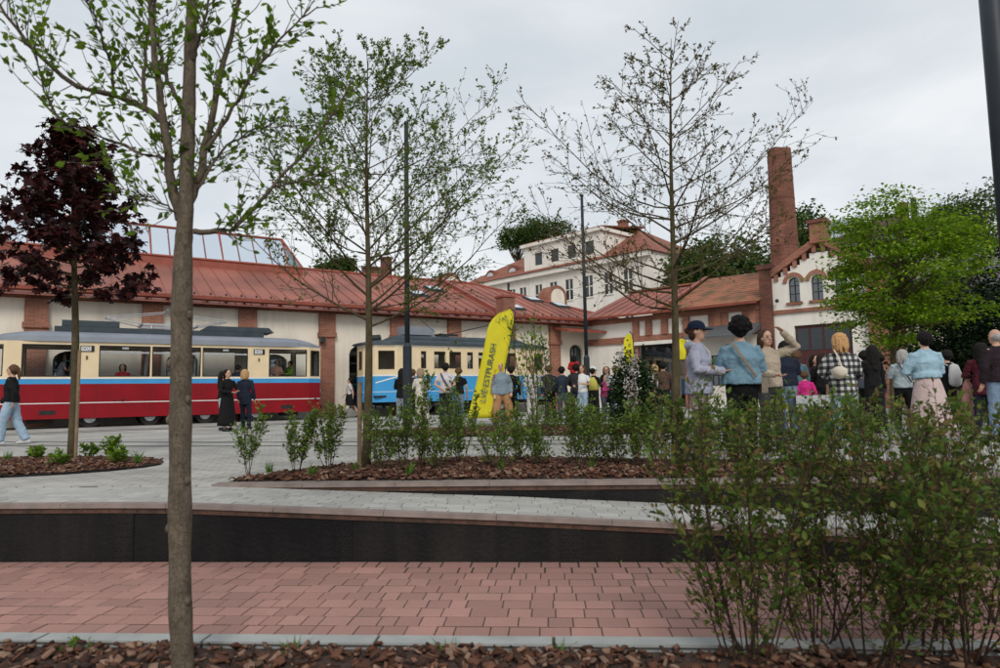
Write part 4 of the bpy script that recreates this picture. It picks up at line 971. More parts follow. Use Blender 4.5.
for x, w_ in ((-9.4, .7), (-5.3, .9), (-1.3, .6), (-6.9, .3), (-3.6, .35)): bx('underfloor_box', M_under, tram, x - w_ / 2, x + w_ / 2, .25, .8, .18, .5)
for x in [-7.4 + .95 * i for i in range(5)]:
    for y in (.35, 1.45):
        s_ = MB().box(x, x + .42, y, y + .42, 1.22, 1.30).box(x - .05, x, y, y + .42, 1.22, 1.72).box(x + .1, x + .3, y + .1, y + .3, .84, 1.22).build('bench', M_seat, tram)
for x in (-8.6, -6.3, -4.7, -2.9): 
    for y in (.75, 1.4): MB().loft([(x, y, .84), (x, y, 2.86)], [.018, .018], n=6).build('grab_pole', M_alu, tram)
for sgn, xx in ((1, -.02), (-1, XL + .02)):
    for y in (.75, 1.45): MB().loft([(xx, y, 1.15), (xx + sgn * .06, y, 1.15)], [.11, .1], n=12).build('headlight', M_alu, tram)

ytram = thing('yellow_blue_tram', 'old cream and sky blue tram with dark clerestory roof', 'tram', T0, UA)
y0 = sT(370); y1 = y0 + 9.6
plan = [(y0 + 1.25, 0), (y1 - 1.25, 0), (y1 - .35, .3), (y1, .75), (y1, 1.45), (y1 - .35, 1.9), (y1 - 1.25, 2.2), (y0 + 1.25, 2.2), (y0 + .35, 1.9), (y0, 1.45), (y0, .75), (y0 + .35, .3)]
P, cum, pf = path_of(plan)
def side(x): return x - (y0 + 1.25)
def far_side(x): return cum[6] + (y1 - 1.25 - x)
wl_ = [(sT(420.5), sT(427)), (sT(433.7), sT(446.5)), (sT(449), sT(462))]; x = sT(467)
while x + 1.0 < y1 - 1.35:
    w_ = .36 if len(wl_) % 3 == 0 else .95; wl_.append((x, x + w_)); x += w_ + .24
ops = [(side(a), side(b), 2.02, 2.84, 0) for a, b in wl_] + [(far_side(b), far_side(a), 2.02, 2.84, 0) for a, b in wl_]
ends = [(cum[i] + .1, cum[i + 1] - .1) for i in (1, 2, 3, 4, 5, 7, 8, 9, 10, 11)]
ops += [(a, b, 1.98, 2.84, 0) for a, b in ends]
band('lower_body', plan, .62, 1.74, M_tblue, ytram)
band('upper_body', plan, 1.74, 3.08, M_tcream, ytram, ops)
band('waist_moulding', plan, 1.72, 1.78, M_twhite, ytram, off=.01, th=.008)
band('eaves_moulding', plan, 3.0, 3.06, M_twhite, ytram, off=.012, th=.01)
band('lower_trim', plan, 1.05, 1.07, M_twhite, ytram, off=.006, th=.004)
for a, b in wl_: pane(ytram, pf, side(a), side(b), 2.02, 2.84, frame=M_tcream); pane(ytram, pf, far_side(b), far_side(a), 2.02, 2.84, frame=M_tcream)
for a, b in ends: pane(ytram, pf, a, b, 1.98, 2.84, frame=M_tcream)
roof_loft('roof', M_tdark, ytram, y0 - .15, y1 + .15, 1.1, 1.22, 3.082, .26, taper=1.6, endw=.5, nose=.3)
roof_loft('clerestory', M_tdark, ytram, y0 + 1.1, y1 - 1.1, 1.1, .62, 3.25, .33, taper=.8, endw=.7, nose=.3)
bx('resistor_box', M_tgrey, ytram, sT(412), sT(443), .8, 1.5, 3.6, 3.98)
MB().loft([(y0 + .5, 1.1, 3.38), (y0 + .9, 1.1, 3.42)], [.16, .16], n=12).build('roof_lamp', M_dark, ytram)
tb = MB(); tb.loft([(sT(470), 1.1, 3.68), (sT(420), 1.1, 3.63)], [.05, .03], n=5); tb.loft([(sT(452), 1.1, 3.6), (sT(512), 1.1, 4.35)], [.03, .025], n=6); tb.loft([(sT(512), .5, 4.37), (sT(512), 1.7, 4.37)], [.02, .02], n=5); tb.box(sT(450), sT(458), .8, 1.4, 3.55, 3.7)
tb.build('bow_collector', M_dark, ytram)
bx('floor', M_under, ytram, y0 + .3, y1 - .3, .15, 2.05, .82, .9); bx('chassis', M_under, ytram, y0 + 1.0, y1 - 1.0, .25, 1.95, .45, .81)
for x in (y0 + 3.6, y0 + 6.6): wheel(ytram, x, .2, .4); wheel(ytram, x, 1.85, .4); bx('truck_frame', M_under, ytram, x - .6, x + .6, .1, .18, .4, .6)
for x in (y0 + .05, y1 - .05): bx('fender', M_under, ytram, x - .12, x + .12, .4, 1.8, .3, .6)
MB().loft([(y0 - .04, 1.1, 1.35), (y0 + .02, 1.1, 1.35)], [.13, .12], n=14).build('headlight', M_alu, ytram)
d_ = MB()   # pale swoosh on the bow
for i in range(10):
    ua = cum[11] + (cum[12] - cum[11]) * i / 10 + .02; ub = cum[11] + (cum[12] - cum[11]) * (i + 1) / 10 + .02
    a, b = pf(ua, .005), pf(min(ub, cum[12] - .001), .005); za, zb = 1.42 + .26 * i / 10, 1.42 + .26 * (i + 1) / 10
    d_.add([(a.x, a.y, za), (b.x, b.y, zb), (b.x, b.y, zb + .05), (a.x, a.y, za + .05)], [(0, 1, 2, 3)])
d_.build('swoosh', M_twhite, ytram)

# ================================================================== STREET FURNITURE
M_pole = mat('anthracite_pole', (0.022, 0.028, 0.036), .5, var=.15, scale=4, spec=.3)
def lamp_post(px, d, top_py, label, r=.055, base=True, zb=0.0):
    p = G(px, d); ztop_ = at(px, top_py, d).z
    t = thing('lamp_post', label, 'lamp post', (p.x, p.y, zb), 0.0, 'slim dark lamp posts')
    MB().loft([(0, 0, 2.0), (0, 0, ztop_ - zb)], [r, r * .8], n=12).build('pole', M_pole, t, smooth=True)
    MB().loft([(0, 0, .02), (0, 0, 1.92), (0, 0, 2.0)], [r * 1.65, r * 1.65, r * 1.0], n=12).build('base_sleeve', M_pole, t)
    MB().box(-.16, .16, -.16, .16, 0, .02).build('foot_plate', M_pole, t)
    MB().loft([(0, 0, ztop_ - zb), (0, 0, ztop_ - zb + .06)], [r * 1.1, r * .6], n=12).build('lamp_head', M_pole, t)
    return t
lamp_post(407.5, 14.2, 124, 'slim dark lamp post in front of the cream and blue tram bow', r=.058)
lamp_post(587.5, 20.0, 196, 'slim dark lamp post before the canopy at the end of the depot', r=.055)
# near post at the right, cut by the frame
pp = at(1003.5, 150, 4.4)
t = thing('lamp_post', 'thick near lamp post standing behind the overgrown shrubs at the path', 'lamp post', (pp.x + .005, pp.y, -.5), 0, 'slim dark lamp posts')
MB().loft([(0, 0, .02), (0, 0, 6.6)], [.078, .066], n=20).build('pole', M_pole, t, smooth=True); MB().box(-.17, .17, -.17, .17, 0, .02).build('foot_plate', M_pole, t)
M_yel = mat('yellow_fabric', (0.62, 0.54, 0.012), .7, var=.05, scale=3)
M_yeld = mat('banner_ink', (0.02, 0.07, 0.10), .7); M_redink = mat('banner_red_ink', (0.30, 0.05, 0.02), .7)
def feather_flag(px_b, d, lean, h, w, label, rz=0.0, text=True, zb=0.0, base=True, z0=.22):
    p = G(px_b, d); t = thing('feather_flag', label, 'banner', (p.x, p.y, zb), rz, 'yellow feather flags')
    # outline in a slightly rippling sheet; lean shifts the top sideways
    n = 22; mb = MB(); m_ = 6
    def cen(f): return lean * f + .05 * math.sin(f * 3.1)
    for i in range(n + 1):
        f = i / n; z = z0 + (h - z0) * f
        wl_ = w * (1.0 if f < .78 else max(.12, math.sqrt(max(0, 1 - ((f - .78) / .22) ** 2.3)))); sr = w * .22 * max(0, (f - .88) / .12) ** 2
        for j in range(m_ + 1):
            g_ = j / m_; mb.v.append((cen(f) + w * .5 - wl_ * (1 - g_) - sr * g_, .035 * math.sin(f * 7 + g_ * 4) * (1 - g_ * .6), z))
    for i in range(n):
        for j in range(m_): mb.f.append((i * (m_ + 1) + j, i * (m_ + 1) + j + 1, (i + 1) * (m_ + 1) + j + 1, (i + 1) * (m_ + 1) + j))
    o = mb.build('cloth', M_yel, t, smooth=True); s = o.modifiers.new('t', 'SOLIDIFY'); s.thickness = .004; s.offset = 0
    pts = [(cen(i / n) + w * .5 + .012, .0, .02 + (h + .02) * i / n) for i in range(n)]
    pts += [(cen(1) + w * .5 - w * .25, 0, h + .03)]
    MB().loft(pts, [.014] * len(pts), n=6).build('flag_pole', M_pole, t)
    if base:
        MB().box(-w * .1, w * 1.0, -.25, .25, 0, .03).build('foot', M_dark, t)
    if text:
        a = math.atan2(h, lean)
        c1 = lambda f, dx: Matrix.Translation((cen(f) + dx, -.062, .22 + (h - .22) * f)) @ Matrix.Rotation(R(90), 4, 'X') @ Matrix.Rotation(a, 4, 'Z')
        text_mesh('LVE ESTPURASH', .235, M_yeld, t, c1(.41, -w * .1), sx=1.0)
        text_mesh('ESTURA LTSHEI TS', .085, M_redink, t, c1(.33, w * .17), sx=1.0)
        text_mesh('LVT', .14, M_yeld, t, Matrix.Translation((cen(.9) + .05, -.062, .22 + (h - .22) * .9)) @ Matrix.Rotation(R(90), 4, 'X'))
    return t
fl = feather_flag(479.5, 18.6, .70, 3.28, .70, 'large yellow feather flag with dark lettering leaning before the trams', 0.0)
feather_flag(628, 19, .03, 2.58, .28, 'narrow yellow feather flag rising behind the blossoming sapling', R(0), text=False)
feather_flag(681, 15.5, .02, 2.1, .26, 'short yellow feather flag behind the woman in the navy cap', R(10), text=False, z0=1.6)
feather_flag(788.5, 22, .0, 2.35, .22, 'slim yellow feather flag against the white gabled hall', R(5), text=False)
# ================================================================== PEOPLE
CM = {}
def cloth(c, name=None, rough=.85):
    k = tuple(c)
    if k not in CM: CM[k] = mat('cloth_%d' % len(CM), c, rough, var=.07, scale=7, bump=.5, bscale=30, spec=.15)
    return CM[k]
def skinmat(c):
    k = ('skin',) + tuple(c)
    if k not in CM: CM[k] = mat('skin_%d' % len(CM), c, .55, var=.05, scale=12, spec=.35)
    return CM[k]
def hairmat(c):
    k = ('hair',) + tuple(c)
    if k not in CM: CM[k] = mat('hair_%d' % len(CM), c, .7, var=.3, scale=60, bump=.4, bscale=90, spec=.12)
    return CM[k]
def plaidmat():
    m, n, l, p = nodes('plaid_flannel'); p.inputs['Roughness'].default_value = .9
    t = n.new('ShaderNodeTexCoord'); sp_ = n.new('ShaderNodeSeparateXYZ'); l.new(t.outputs['Object'], sp_.inputs[0]); outs = []
    for ax, sc in ((0, 11.5), (2, 11.0)):
        ml = n.new('ShaderNodeMath'); ml.operation = 'MULTIPLY'; ml.inputs[1].default_value = sc; l.new(sp_.outputs[ax], ml.inputs[0])
        fr = n.new('ShaderNodeMath'); fr.operation = 'FRACT'; l.new(ml.outputs[0], fr.inputs[0])
        gt = n.new('ShaderNodeMath'); gt.operation = 'GREATER_THAN'; gt.inputs[1].default_value = .5; l.new(fr.outputs[0], gt.inputs[0]); outs.append(gt)
    ad = n.new('ShaderNodeMath'); l.new(outs[0].outputs[0], ad.inputs[0]); l.new(outs[1].outputs[0], ad.inputs[1])
    dv = n.new('ShaderNodeMath'); dv.operation = 'MULTIPLY'; dv.inputs[1].default_value = .5; l.new(ad.outputs[0], dv.inputs[0])
    r = n.new('ShaderNodeValToRGB'); r.color_ramp.elements[0].color = (.012, .012, .014, 1); r.color_ramp.elements[1].color = (.55, .54, .52, 1); e_ = r.color_ramp.elements.new(.5); e_.color = (.10, .10, .105, 1)
    l.new(dv.outputs[0], r.inputs[0]); l.new(r.outputs[0], p.inputs['Base Color']); return m
M_plaid = plaidmat()
def pleatmat(): return cloth((.42, .30, .28))
SK = (.50, .29, .20); SK2 = (.56, .35, .25)
M_eye = mat('eye_dark', (.02, .015, .012), .3); M_lip = mat('lip', (.32, .10, .085), .5)
def remesh(o, vx, sm=3):
    r = o.modifiers.new('fuse', 'REMESH'); r.mode = 'VOXEL'; r.voxel_size = vx; r.use_smooth_shade = True
    s = o.modifiers.new('soft', 'SMOOTH'); s.factor = .5; s.iterations = sm
    return o
FOLD = bpy.data.textures.new('folds', 'CLOUDS'); FOLD.noise_scale = .075; FOLD.noise_depth = 3
def folds(o, s=.03):
    d_ = o.modifiers.new('folds', 'DISPLACE'); d_.texture = FOLD; d_.texture_coords = 'LOCAL'; d_.strength = s; d_.mid_level = .5; return o
def V3(*a): return Vector(a)
def person(px, d, H, face, label, top=(.02, .02, .02), legs=(.03, .03, .04), hair=(.02, .015, .012), hstyle='short', sk=SK, sleeve='long', pose='down', stride=0.0,
           lower='trousers', shoe=(.03, .03, .03), topmat=None, long_top=0.0, bag=None, cap=None, hood=False, wide=1.0, loose=1.0, zb=0.0, group=None, seat=False, pos=None, headturn=0.0, girth=1.0, vest=None):
    p = pos if pos is not None else G(px, d)
    t = thing('person', label, 'person', (p.x, p.y, p.z + zb if pos is not None else zb), R(face), group); sc = H / 1.70; t.scale = (sc, sc, sc)
    near = d < 11; vx = (.012 if near else .016 if d < 16 else .021)
    g = girth
    # joints, facing -Y
    hipz = .90; st = stride; jr = random.Random(int(px * 31 + H * 1000)); t.rotation_euler = (R(jr.uniform(-1.5, 2.5)), R(jr.uniform(-2, 2)), R(face))
    legsJ = []
    for s in (-1, 1):
        f = s * st
        if seat: J = [V3(s * .09, .0, .50), V3(s * .11, -.40, .52), V3(s * .11, -.42, .08)]
        else: J = [V3(s * .085, 0, hipz), V3(s * .09 * wide, -f * .26 - (.03 if st else 0), .48), V3(s * .095 * wide, -f * .40 + (.09 if f < 0 else 0), .085)]
        if not seat and not st: o_ = jr.uniform(-.07, .05); J[2] = J[2] + V3(jr.uniform(-.01, .05) * s, o_, 0); J[1] = J[1] + V3(jr.uniform(0, .02) * s, o_ * .5 - .015, 0)
        legsJ.append(J)
    dz = -.40 if seat else 0.0
    hp = V3(0, 0, .93 + dz)
    sh = [V3(-.168, .0, 1.372 + dz), V3(.168, .0, 1.372 + dz)]
    def arm(s, pz):
        S0 = sh[0 if s < 0 else 1]
        if pz == 'down': e, w = V3(s * .235, .02, 1.11 + dz), V3(s * .24, -.05, .86 + dz)
        elif pz == 'walkf': e, w = V3(s * .23, -.06, 1.12 + dz), V3(s * .22, -.24, .93 + dz)
        elif pz == 'walkb': e, w = V3(s * .23, .12, 1.13 + dz), V3(s * .24, .14, .88 + dz)
        elif pz == 'front': e, w = V3(s * .25, -.06, 1.13 + dz), V3(s * .10, -.28, 1.12 + dz)
        elif pz == 'phone': e, w = V3(s * .22, -.10, 1.13 + dz), V3(s * .09, -.28, 1.29 + dz)
        elif pz == 'behind': e, w = V3(s * .27, .13, 1.13 + dz), V3(s * .06, .19, .97 + dz)
        elif pz == 'cross': e, w = V3(s * .23, -.10, 1.14 + dz), V3(-s * .06, -.20, 1.18 + dz)
        elif pz == 'up': e, w = V3(s * .37, -.13, 1.45 + dz), V3(s * .14, -.22, 1.64 + dz)
        elif pz == 'lap': e, w = V3(s * .23, -.08, 1.13 + dz), V3(s * .10, -.30, 1.02 + dz)
        e = e + V3(jr.uniform(-.02, .03) * s, jr.uniform(-.03, .03), jr.uniform(-.015, .02)); w = w + V3(jr.uniform(-.03, .03), jr.uniform(-.04, .02), jr.uniform(-.04, .05))
        return S0, e, w
    pz = pose if isinstance(pose, tuple) else (pose, pose)
    arms = [arm(-1, pz[0]), arm(1, pz[1])]
    # ---- body: one fused surface
    b = MB(); zc = 1.59 + dz
    b.loft([V3(0, .005, .86 + dz), V3(0, .0, .96 + dz), V3(0, -.005, 1.10 + dz), V3(0, -.005, 1.26 + dz), V3(0, .0, 1.38 + dz), V3(0, .01, 1.44 + dz)],
           [(.145 * g, .10 * g), (.155 * g, .11 * g), (.125 * g, .09 * g), (.15 * g, .105 * g), (.15, .08), (.07, .06)], n=12, round_cap=True)
    b.loft([V3(0, .015, 1.42 + dz), V3(0, 0, 1.53 + dz)], [.052, .05], n=10, round_cap=True)
    b.ball((0, .0, zc + .015), (.074, .092, .108), 14, 10); b.ball((0, -.035, zc - .05), (.056, .055, .06), 12, 8)      # skull and jaw
    b.loft([V3(0, -.086, zc + .03), V3(0, -.106, zc - .012)], [.010, .017], n=6, round_cap=True)
    for s in (-1, 1): b.ball((s * .078, .008, zc), (.012, .02, .03), 8, 6)
    for (S0, e, w), s in zip(arms, (-1, 1)):
        b.loft([S0 + V3(-s * .03, 0, 0), S0, (S0 + e) / 2, e, (e + w) / 2, w], [.045, .052, .045, .038, .036, .026], n=8, round_cap=True)
        dr = (w - e).normalized(); pl_ = w + dr * .05; sd_ = dr.cross(V3(0, 0, 1) if abs(dr.z) < .8 else V3(0, 1, 0)).normalized(); nr = sd_.cross(dr)
        b.loft([w, w + dr * .035, w + dr * .085], [(.026, .02), (.036, .017), (.038, .015)], n=8, ref=tuple(sd_), round_cap=True)
        curl = -nr if nr.y > 0 else nr
        if pz[0] == 'down': curl = V3(0, -1, 0)
        for k, o_ in enumerate((-.03, -.01, .01, .03)):
            L = (.068, .078, .072, .056)[k]; a = w + dr * .085 + sd_ * o_
            b.loft([a - dr * .02, a + dr * L * .5 + curl * .01, a + dr * L * .85 + curl * .035], [.0098, .0092, .008], n=6, round_cap=True)
        a = w + dr * .03 - sd_ * s * .03
        b.loft([a, a - sd_ * s * .025 + dr * .03 + curl * .012, a - sd_ * s * .03 + dr * .062 + curl * .028], [.012, .011, .009], n=6, round_cap=True)
    for J in legsJ:
        b.loft([J[0] + V3(0, 0, .02), (J[0] * .55 + J[1] * .45), J[1], (J[1] * .6 + J[2] * .4), J[2]], [.085 * g, .072 * g, .053, .055, .036], n=8, round_cap=True)
    remesh(b.build('body', skinmat(sk), t), vx * .85, 2)
    # ---- face
    hd = []
    if d < 26:
        for s in (-1, 1):
            MB().ball((s * .031, -.083, zc + .018), (.013, .01, .008), 8, 6).build('eye', M_eye, t, smooth=True)
            MB().loft([(s * .016, -.092, zc + .036), (s * .047, -.083, zc + .038)], [.004, .003], n=5).build('eyebrow', hairmat(hair), t)
        MB().ball((0, -.088, zc - .052), (.022, .008, .007), 8, 6).build('mouth', M_lip, t, smooth=True)
    # ---- clothes
    lo = loose; c = MB(); low = .90 - long_top + dz if not seat else .52
    gg = g * lo
    c.loft([V3(0, .0, low), V3(0, .0, max(low + .06, .98 + dz)), V3(0, -.005, 1.12 + dz), V3(0, -.005, 1.25 + dz), V3(0, .0, 1.35 + dz), V3(0, .004, 1.41 + dz), V3(0, .010, 1.455 + dz)],
           [(.172 * gg, .135 * gg), (.168 * gg, .132 * gg), (.145 * gg, .115 * gg), (.162 * gg, .128 * gg), (.158, .105), (.118, .088), (.066, .064)], n=14)
    for (S0, e, w), s in zip(arms, (-1, 1)):
        if sleeve == 'long': pts = [S0 + V3(-s * .04, 0, 0), S0, (S0 + e) / 2, e, (e + w) / 2, w + (w - e).normalized() * .01]; rr = [.055, .066, .06 * lo, .055 * lo, .05 * lo, .042 * lo]
        elif sleeve == 'short': pts = [S0 + V3(-s * .04, 0, 0), S0, (S0 + e) / 2, S0 * .35 + e * .65]; rr = [.055, .066, .062, .064]
        else: pts = [S0 + V3(-s * .04, 0, 0), S0]; rr = [.05, .06]
        c.loft(pts, rr, n=10, round_cap=False)
    tm = topmat or cloth(top)
    tp_ = folds(remesh(c.build('top', tm, t), vx, 3), .034)
    if hood:
        h_ = MB(); h_.loft([V3(-.09, .03, 1.43 + dz), V3(-.05, .11, 1.43 + dz), V3(.05, .11, 1.43 + dz), V3(.09, .03, 1.43 + dz)], [.045, .055, .055, .045], n=8, round_cap=True); remesh(h_.build('hood', tm, t), vx, 3)
        for s in (-1, 1): MB().loft([(s * .03, -.085, 1.42), (s * .04, -.14, 1.34), (s * .04, -.145, 1.24)], [.004] * 3, n=5).build('drawstring', cloth((.6, .6, .6)), t)
    if vest: 
        MB().loft([V3(0, 0, 1.0), V3(0, 0, 1.3), V3(0, 0, 1.40)], [(.185 * gg, .145 * gg), (.185 * gg, .142 * gg), (.12, .10)], n=14).build('vest', cloth(vest), t, smooth=True)
    c = MB()
    if lower == 'trousers' or seat:
        c.loft([V3(0, 0, .86 + dz), V3(0, 0, .93 + dz), V3(0, 0, 1.0 + dz)], [(.16 * g, .12 * g), (.168 * g, .125 * g), (.15 * g, .11 * g)], n=12, round_cap=True)
        for J in legsJ:
            w2 = wide; an = J[2] + V3(0, 0, -.0)
            c.loft([J[0] + V3(0, 0, .02), J[0] * .55 + J[1] * .45, J[1], J[1] * .5 + an * .5, an], [.095 * g, .085 * g * (.5 + .5 * w2), .07 * w2, .068 * w2, .062 * w2], n=10)
        folds(remesh(c.build('trousers', cloth(legs), t), vx, 3), .028)
    else:
        zl = {'skirt': .52, 'long_skirt': .16}[lower]; n = 36; fl = .30 if lower == 'long_skirt' else .25; rows_ = 9
        for i in range(rows_ + 1):
            f = i / rows_; z = 1.04 - (1.04 - zl) * f; r0 = .14 * g + (fl * wide - .14 * g) * f ** .75
            for j in range(n):
                a = 2 * math.pi * j / n; r_ = r0 * (1 + .055 * f * math.sin(a * 12) + .03 * f * math.sin(a * 5 + 1)); c.v.append((r_ * math.cos(a), r_ * .85 * math.sin(a), z))
        for i in range(rows_):
            for j in range(n): c.f.append((i * n + j, i * n + (j + 1) % n, (i + 1) * n + (j + 1) % n, (i + 1) * n + j))
        o = c.build('skirt', cloth(legs), t, smooth=True); s_ = o.modifiers.new('t', 'SOLIDIFY'); s_.thickness = .008
    for J in legsJ:
        a = J[2]; m_ = MB(); m_.loft([V3(a.x, a.y + .06, .045 + a.z - .085), V3(a.x, a.y - .02, .052 + a.z - .085), V3(a.x, a.y - .12, .038 + a.z - .085), V3(a.x, a.y - .17, .03 + a.z - .085)], [(.038, .042), (.043, .05), (.045, .036), (.036, .026)], n=10, round_cap=True)
        m_.build('shoe', cloth(shoe), t, smooth=True)
    # ---- hair
    h_ = MB(); hm = hairmat(hair)
    if hstyle == 'bald': h_.ball((0, .03, zc + .0), (.081, .078, .07), 12, 8)
    else:
        h_.ball((0, .022, zc + .042), (.089, .093, .092), 14, 9); h_.ball((0, .045, zc - .01), (.084, .068, .09), 12, 8)
        if hstyle == 'bob': h_.loft([V3(0, .03, zc + .06), V3(0, .045, zc - .05), V3(0, .05, zc - .15)], [(.09, .075), (.09, .06), (.075, .045)], n=12, round_cap=True)
        if hstyle == 'long': h_.loft([V3(0, .03, zc + .06), V3(0, .05, zc - .08), V3(0, .09, zc - .22), V3(0, .12, zc - .36)], [(.09, .075), (.09, .06), (.085, .04), (.06, .03)], n=12, round_cap=True)
        if hstyle == 'curly':
            rr = random.Random(px)
            h_.ball((0, .025, zc + .045), (.125, .125, .12), 14, 9)
            for _ in range(60):
                a, e_ = rr.uniform(0, 6.28), rr.uniform(-.5, 1.5); q_ = V3(math.cos(a) * math.cos(e_), math.sin(a) * math.cos(e_), math.sin(e_))
                if q_.y < -.55 and q_.z < .45: continue
                h_.ball((q_.x * .118, .03 + q_.y * .112, zc + .04 + q_.z * .112), rr.uniform(.022, .036), 7, 5)
        if hstyle in ('bob', 'long', 'tail', 'short'):
            rr = random.Random(int(px * 7 + d * 13)); ln = {'bob': .19, 'long': .38, 'tail': .07, 'short': .05}[hstyle]
            for _ in range(46 if hstyle in ('bob', 'long') else 34):
                a = rr.uniform(-.25, math.pi + .25); L_ = ln * rr.uniform(.65, 1.1); ex = rr.uniform(.9, 1.12)
                x0, y0_ = math.cos(a), math.sin(a)
                q = [V3(x0 * .03, .02 + y0_ * .03, zc + .128), V3(x0 * .085, .022 + y0_ * .085, zc + .085), V3(x0 * .10 * ex, .025 + y0_ * .098 * ex, zc + .02), V3(x0 * .102 * ex, .035 + y0_ * .095 * ex, zc + .02 - L_ * .5), V3(x0 * .088 * ex + rr.uniform(-.012, .012), .05 + y0_ * .085, zc + .02 - L_)]
                h_.loft(q, [.012, .016, .016, .014, .006], n=5, round_cap=True)
        if hstyle in ('bun', 'tail'): h_.ball((0, .115, zc + .03), (.045, .045, .045), 10, 7)
        if hstyle == 'tail': h_.loft([V3(0, .12, zc + .02), V3(0, .14, zc - .1), V3(0, .13, zc - .2)], [.035, .035, .018], n=8, round_cap=True)
    folds(remesh(h_.build('hair', hm, t), vx * .7, 1), .022)
    if cap:
        m_ = MB(); k = 12
        for i, (zz, rr) in enumerate(((.045, 1.0), (.08, .99), (.115, .86), (.14, .6), (.152, .25))):
            for j in range(k): a = 2 * math.pi * j / k; m_.v.append((.101 * rr * math.cos(a), .012 + .112 * rr * math.sin(a), zc + zz))
        for i in range(4):
            for j in range(k): m_.f.append((i * k + j, i * k + (j + 1) % k, (i + 1) * k + (j + 1) % k, (i + 1) * k + j))
        m_.f.append(tuple(4 * k + j for j in range(k)))
        o = m_.build('cap', cloth(cap), t, smooth=True)
        m_ = MB()
        for i in range(9):
            a = math.pi * (1.12 + .76 * i / 8); m_.v += [(.099 * math.cos(a), .012 + .11 * math.sin(a), zc + .05), (.085 * math.cos(a), -.03 + .165 * math.sin(a), zc + .036)]
        for i in range(8): m_.f.append((2 * i, 2 * i + 1, 2 * i + 3, 2 * i + 2))
        o2 = m_.build('visor', cloth(cap), o); s_ = o2.modifiers.new('t', 'SOLIDIFY'); s_.thickness = .006
    if bag:
        kind, bc = bag; bm_ = cloth(bc)
        if kind == 'cross':      # diagonal strap and pouch
            for (y, nm) in ((-.155 * max(1, loose * girth), 0), (.165 * max(1, loose * girth), 1)):
                MB().loft([V3(.12, y * .55, 1.435), V3(.03, y, 1.25), V3(-.12, y * .92, 1.02)], [(.018, .006)] * 3, n=6).build('bag_strap', bm_, t)
            m_ = MB().box(-.27, -.2, -.1, .1, .84, 1.02).build('shoulder_bag', bm_, t)
        elif kind == 'back':
            m_ = MB(); m_.loft([V3(0, .20, 1.02), V3(0, .215, 1.18), V3(0, .19, 1.36)], [(.13, .085), (.14, .09), (.10, .06)], n=10, round_cap=True); m_.build('backpack', bm_, t, smooth=True)
            for s in (-1, 1): MB().loft([V3(s * .1, .15, 1.38), V3(s * .11, 0, 1.46), V3(s * .11, -.135, 1.36), V3(s * .13, -.12, 1.1)], [(.02, .006)] * 4, n=6).build('bag_strap', bm_, t)
        elif kind == 'round':    # round cream bag hanging at the back from a shoulder strap
            m_ = MB(); m_.loft([V3(.10, .17, 1.12), V3(.10, .25, 1.12)], [(.105, .095), (.10, .09)], n=16, round_cap=True); m_.build('shoulder_bag', bm_, t, smooth=True)
            MB().loft([V3(.06, .2, 1.2), V3(.09, .16, 1.36), V3(.10, .06, 1.47)], [(.012, .006)] * 3, n=6).build('bag_strap', bm_, t)
    return t
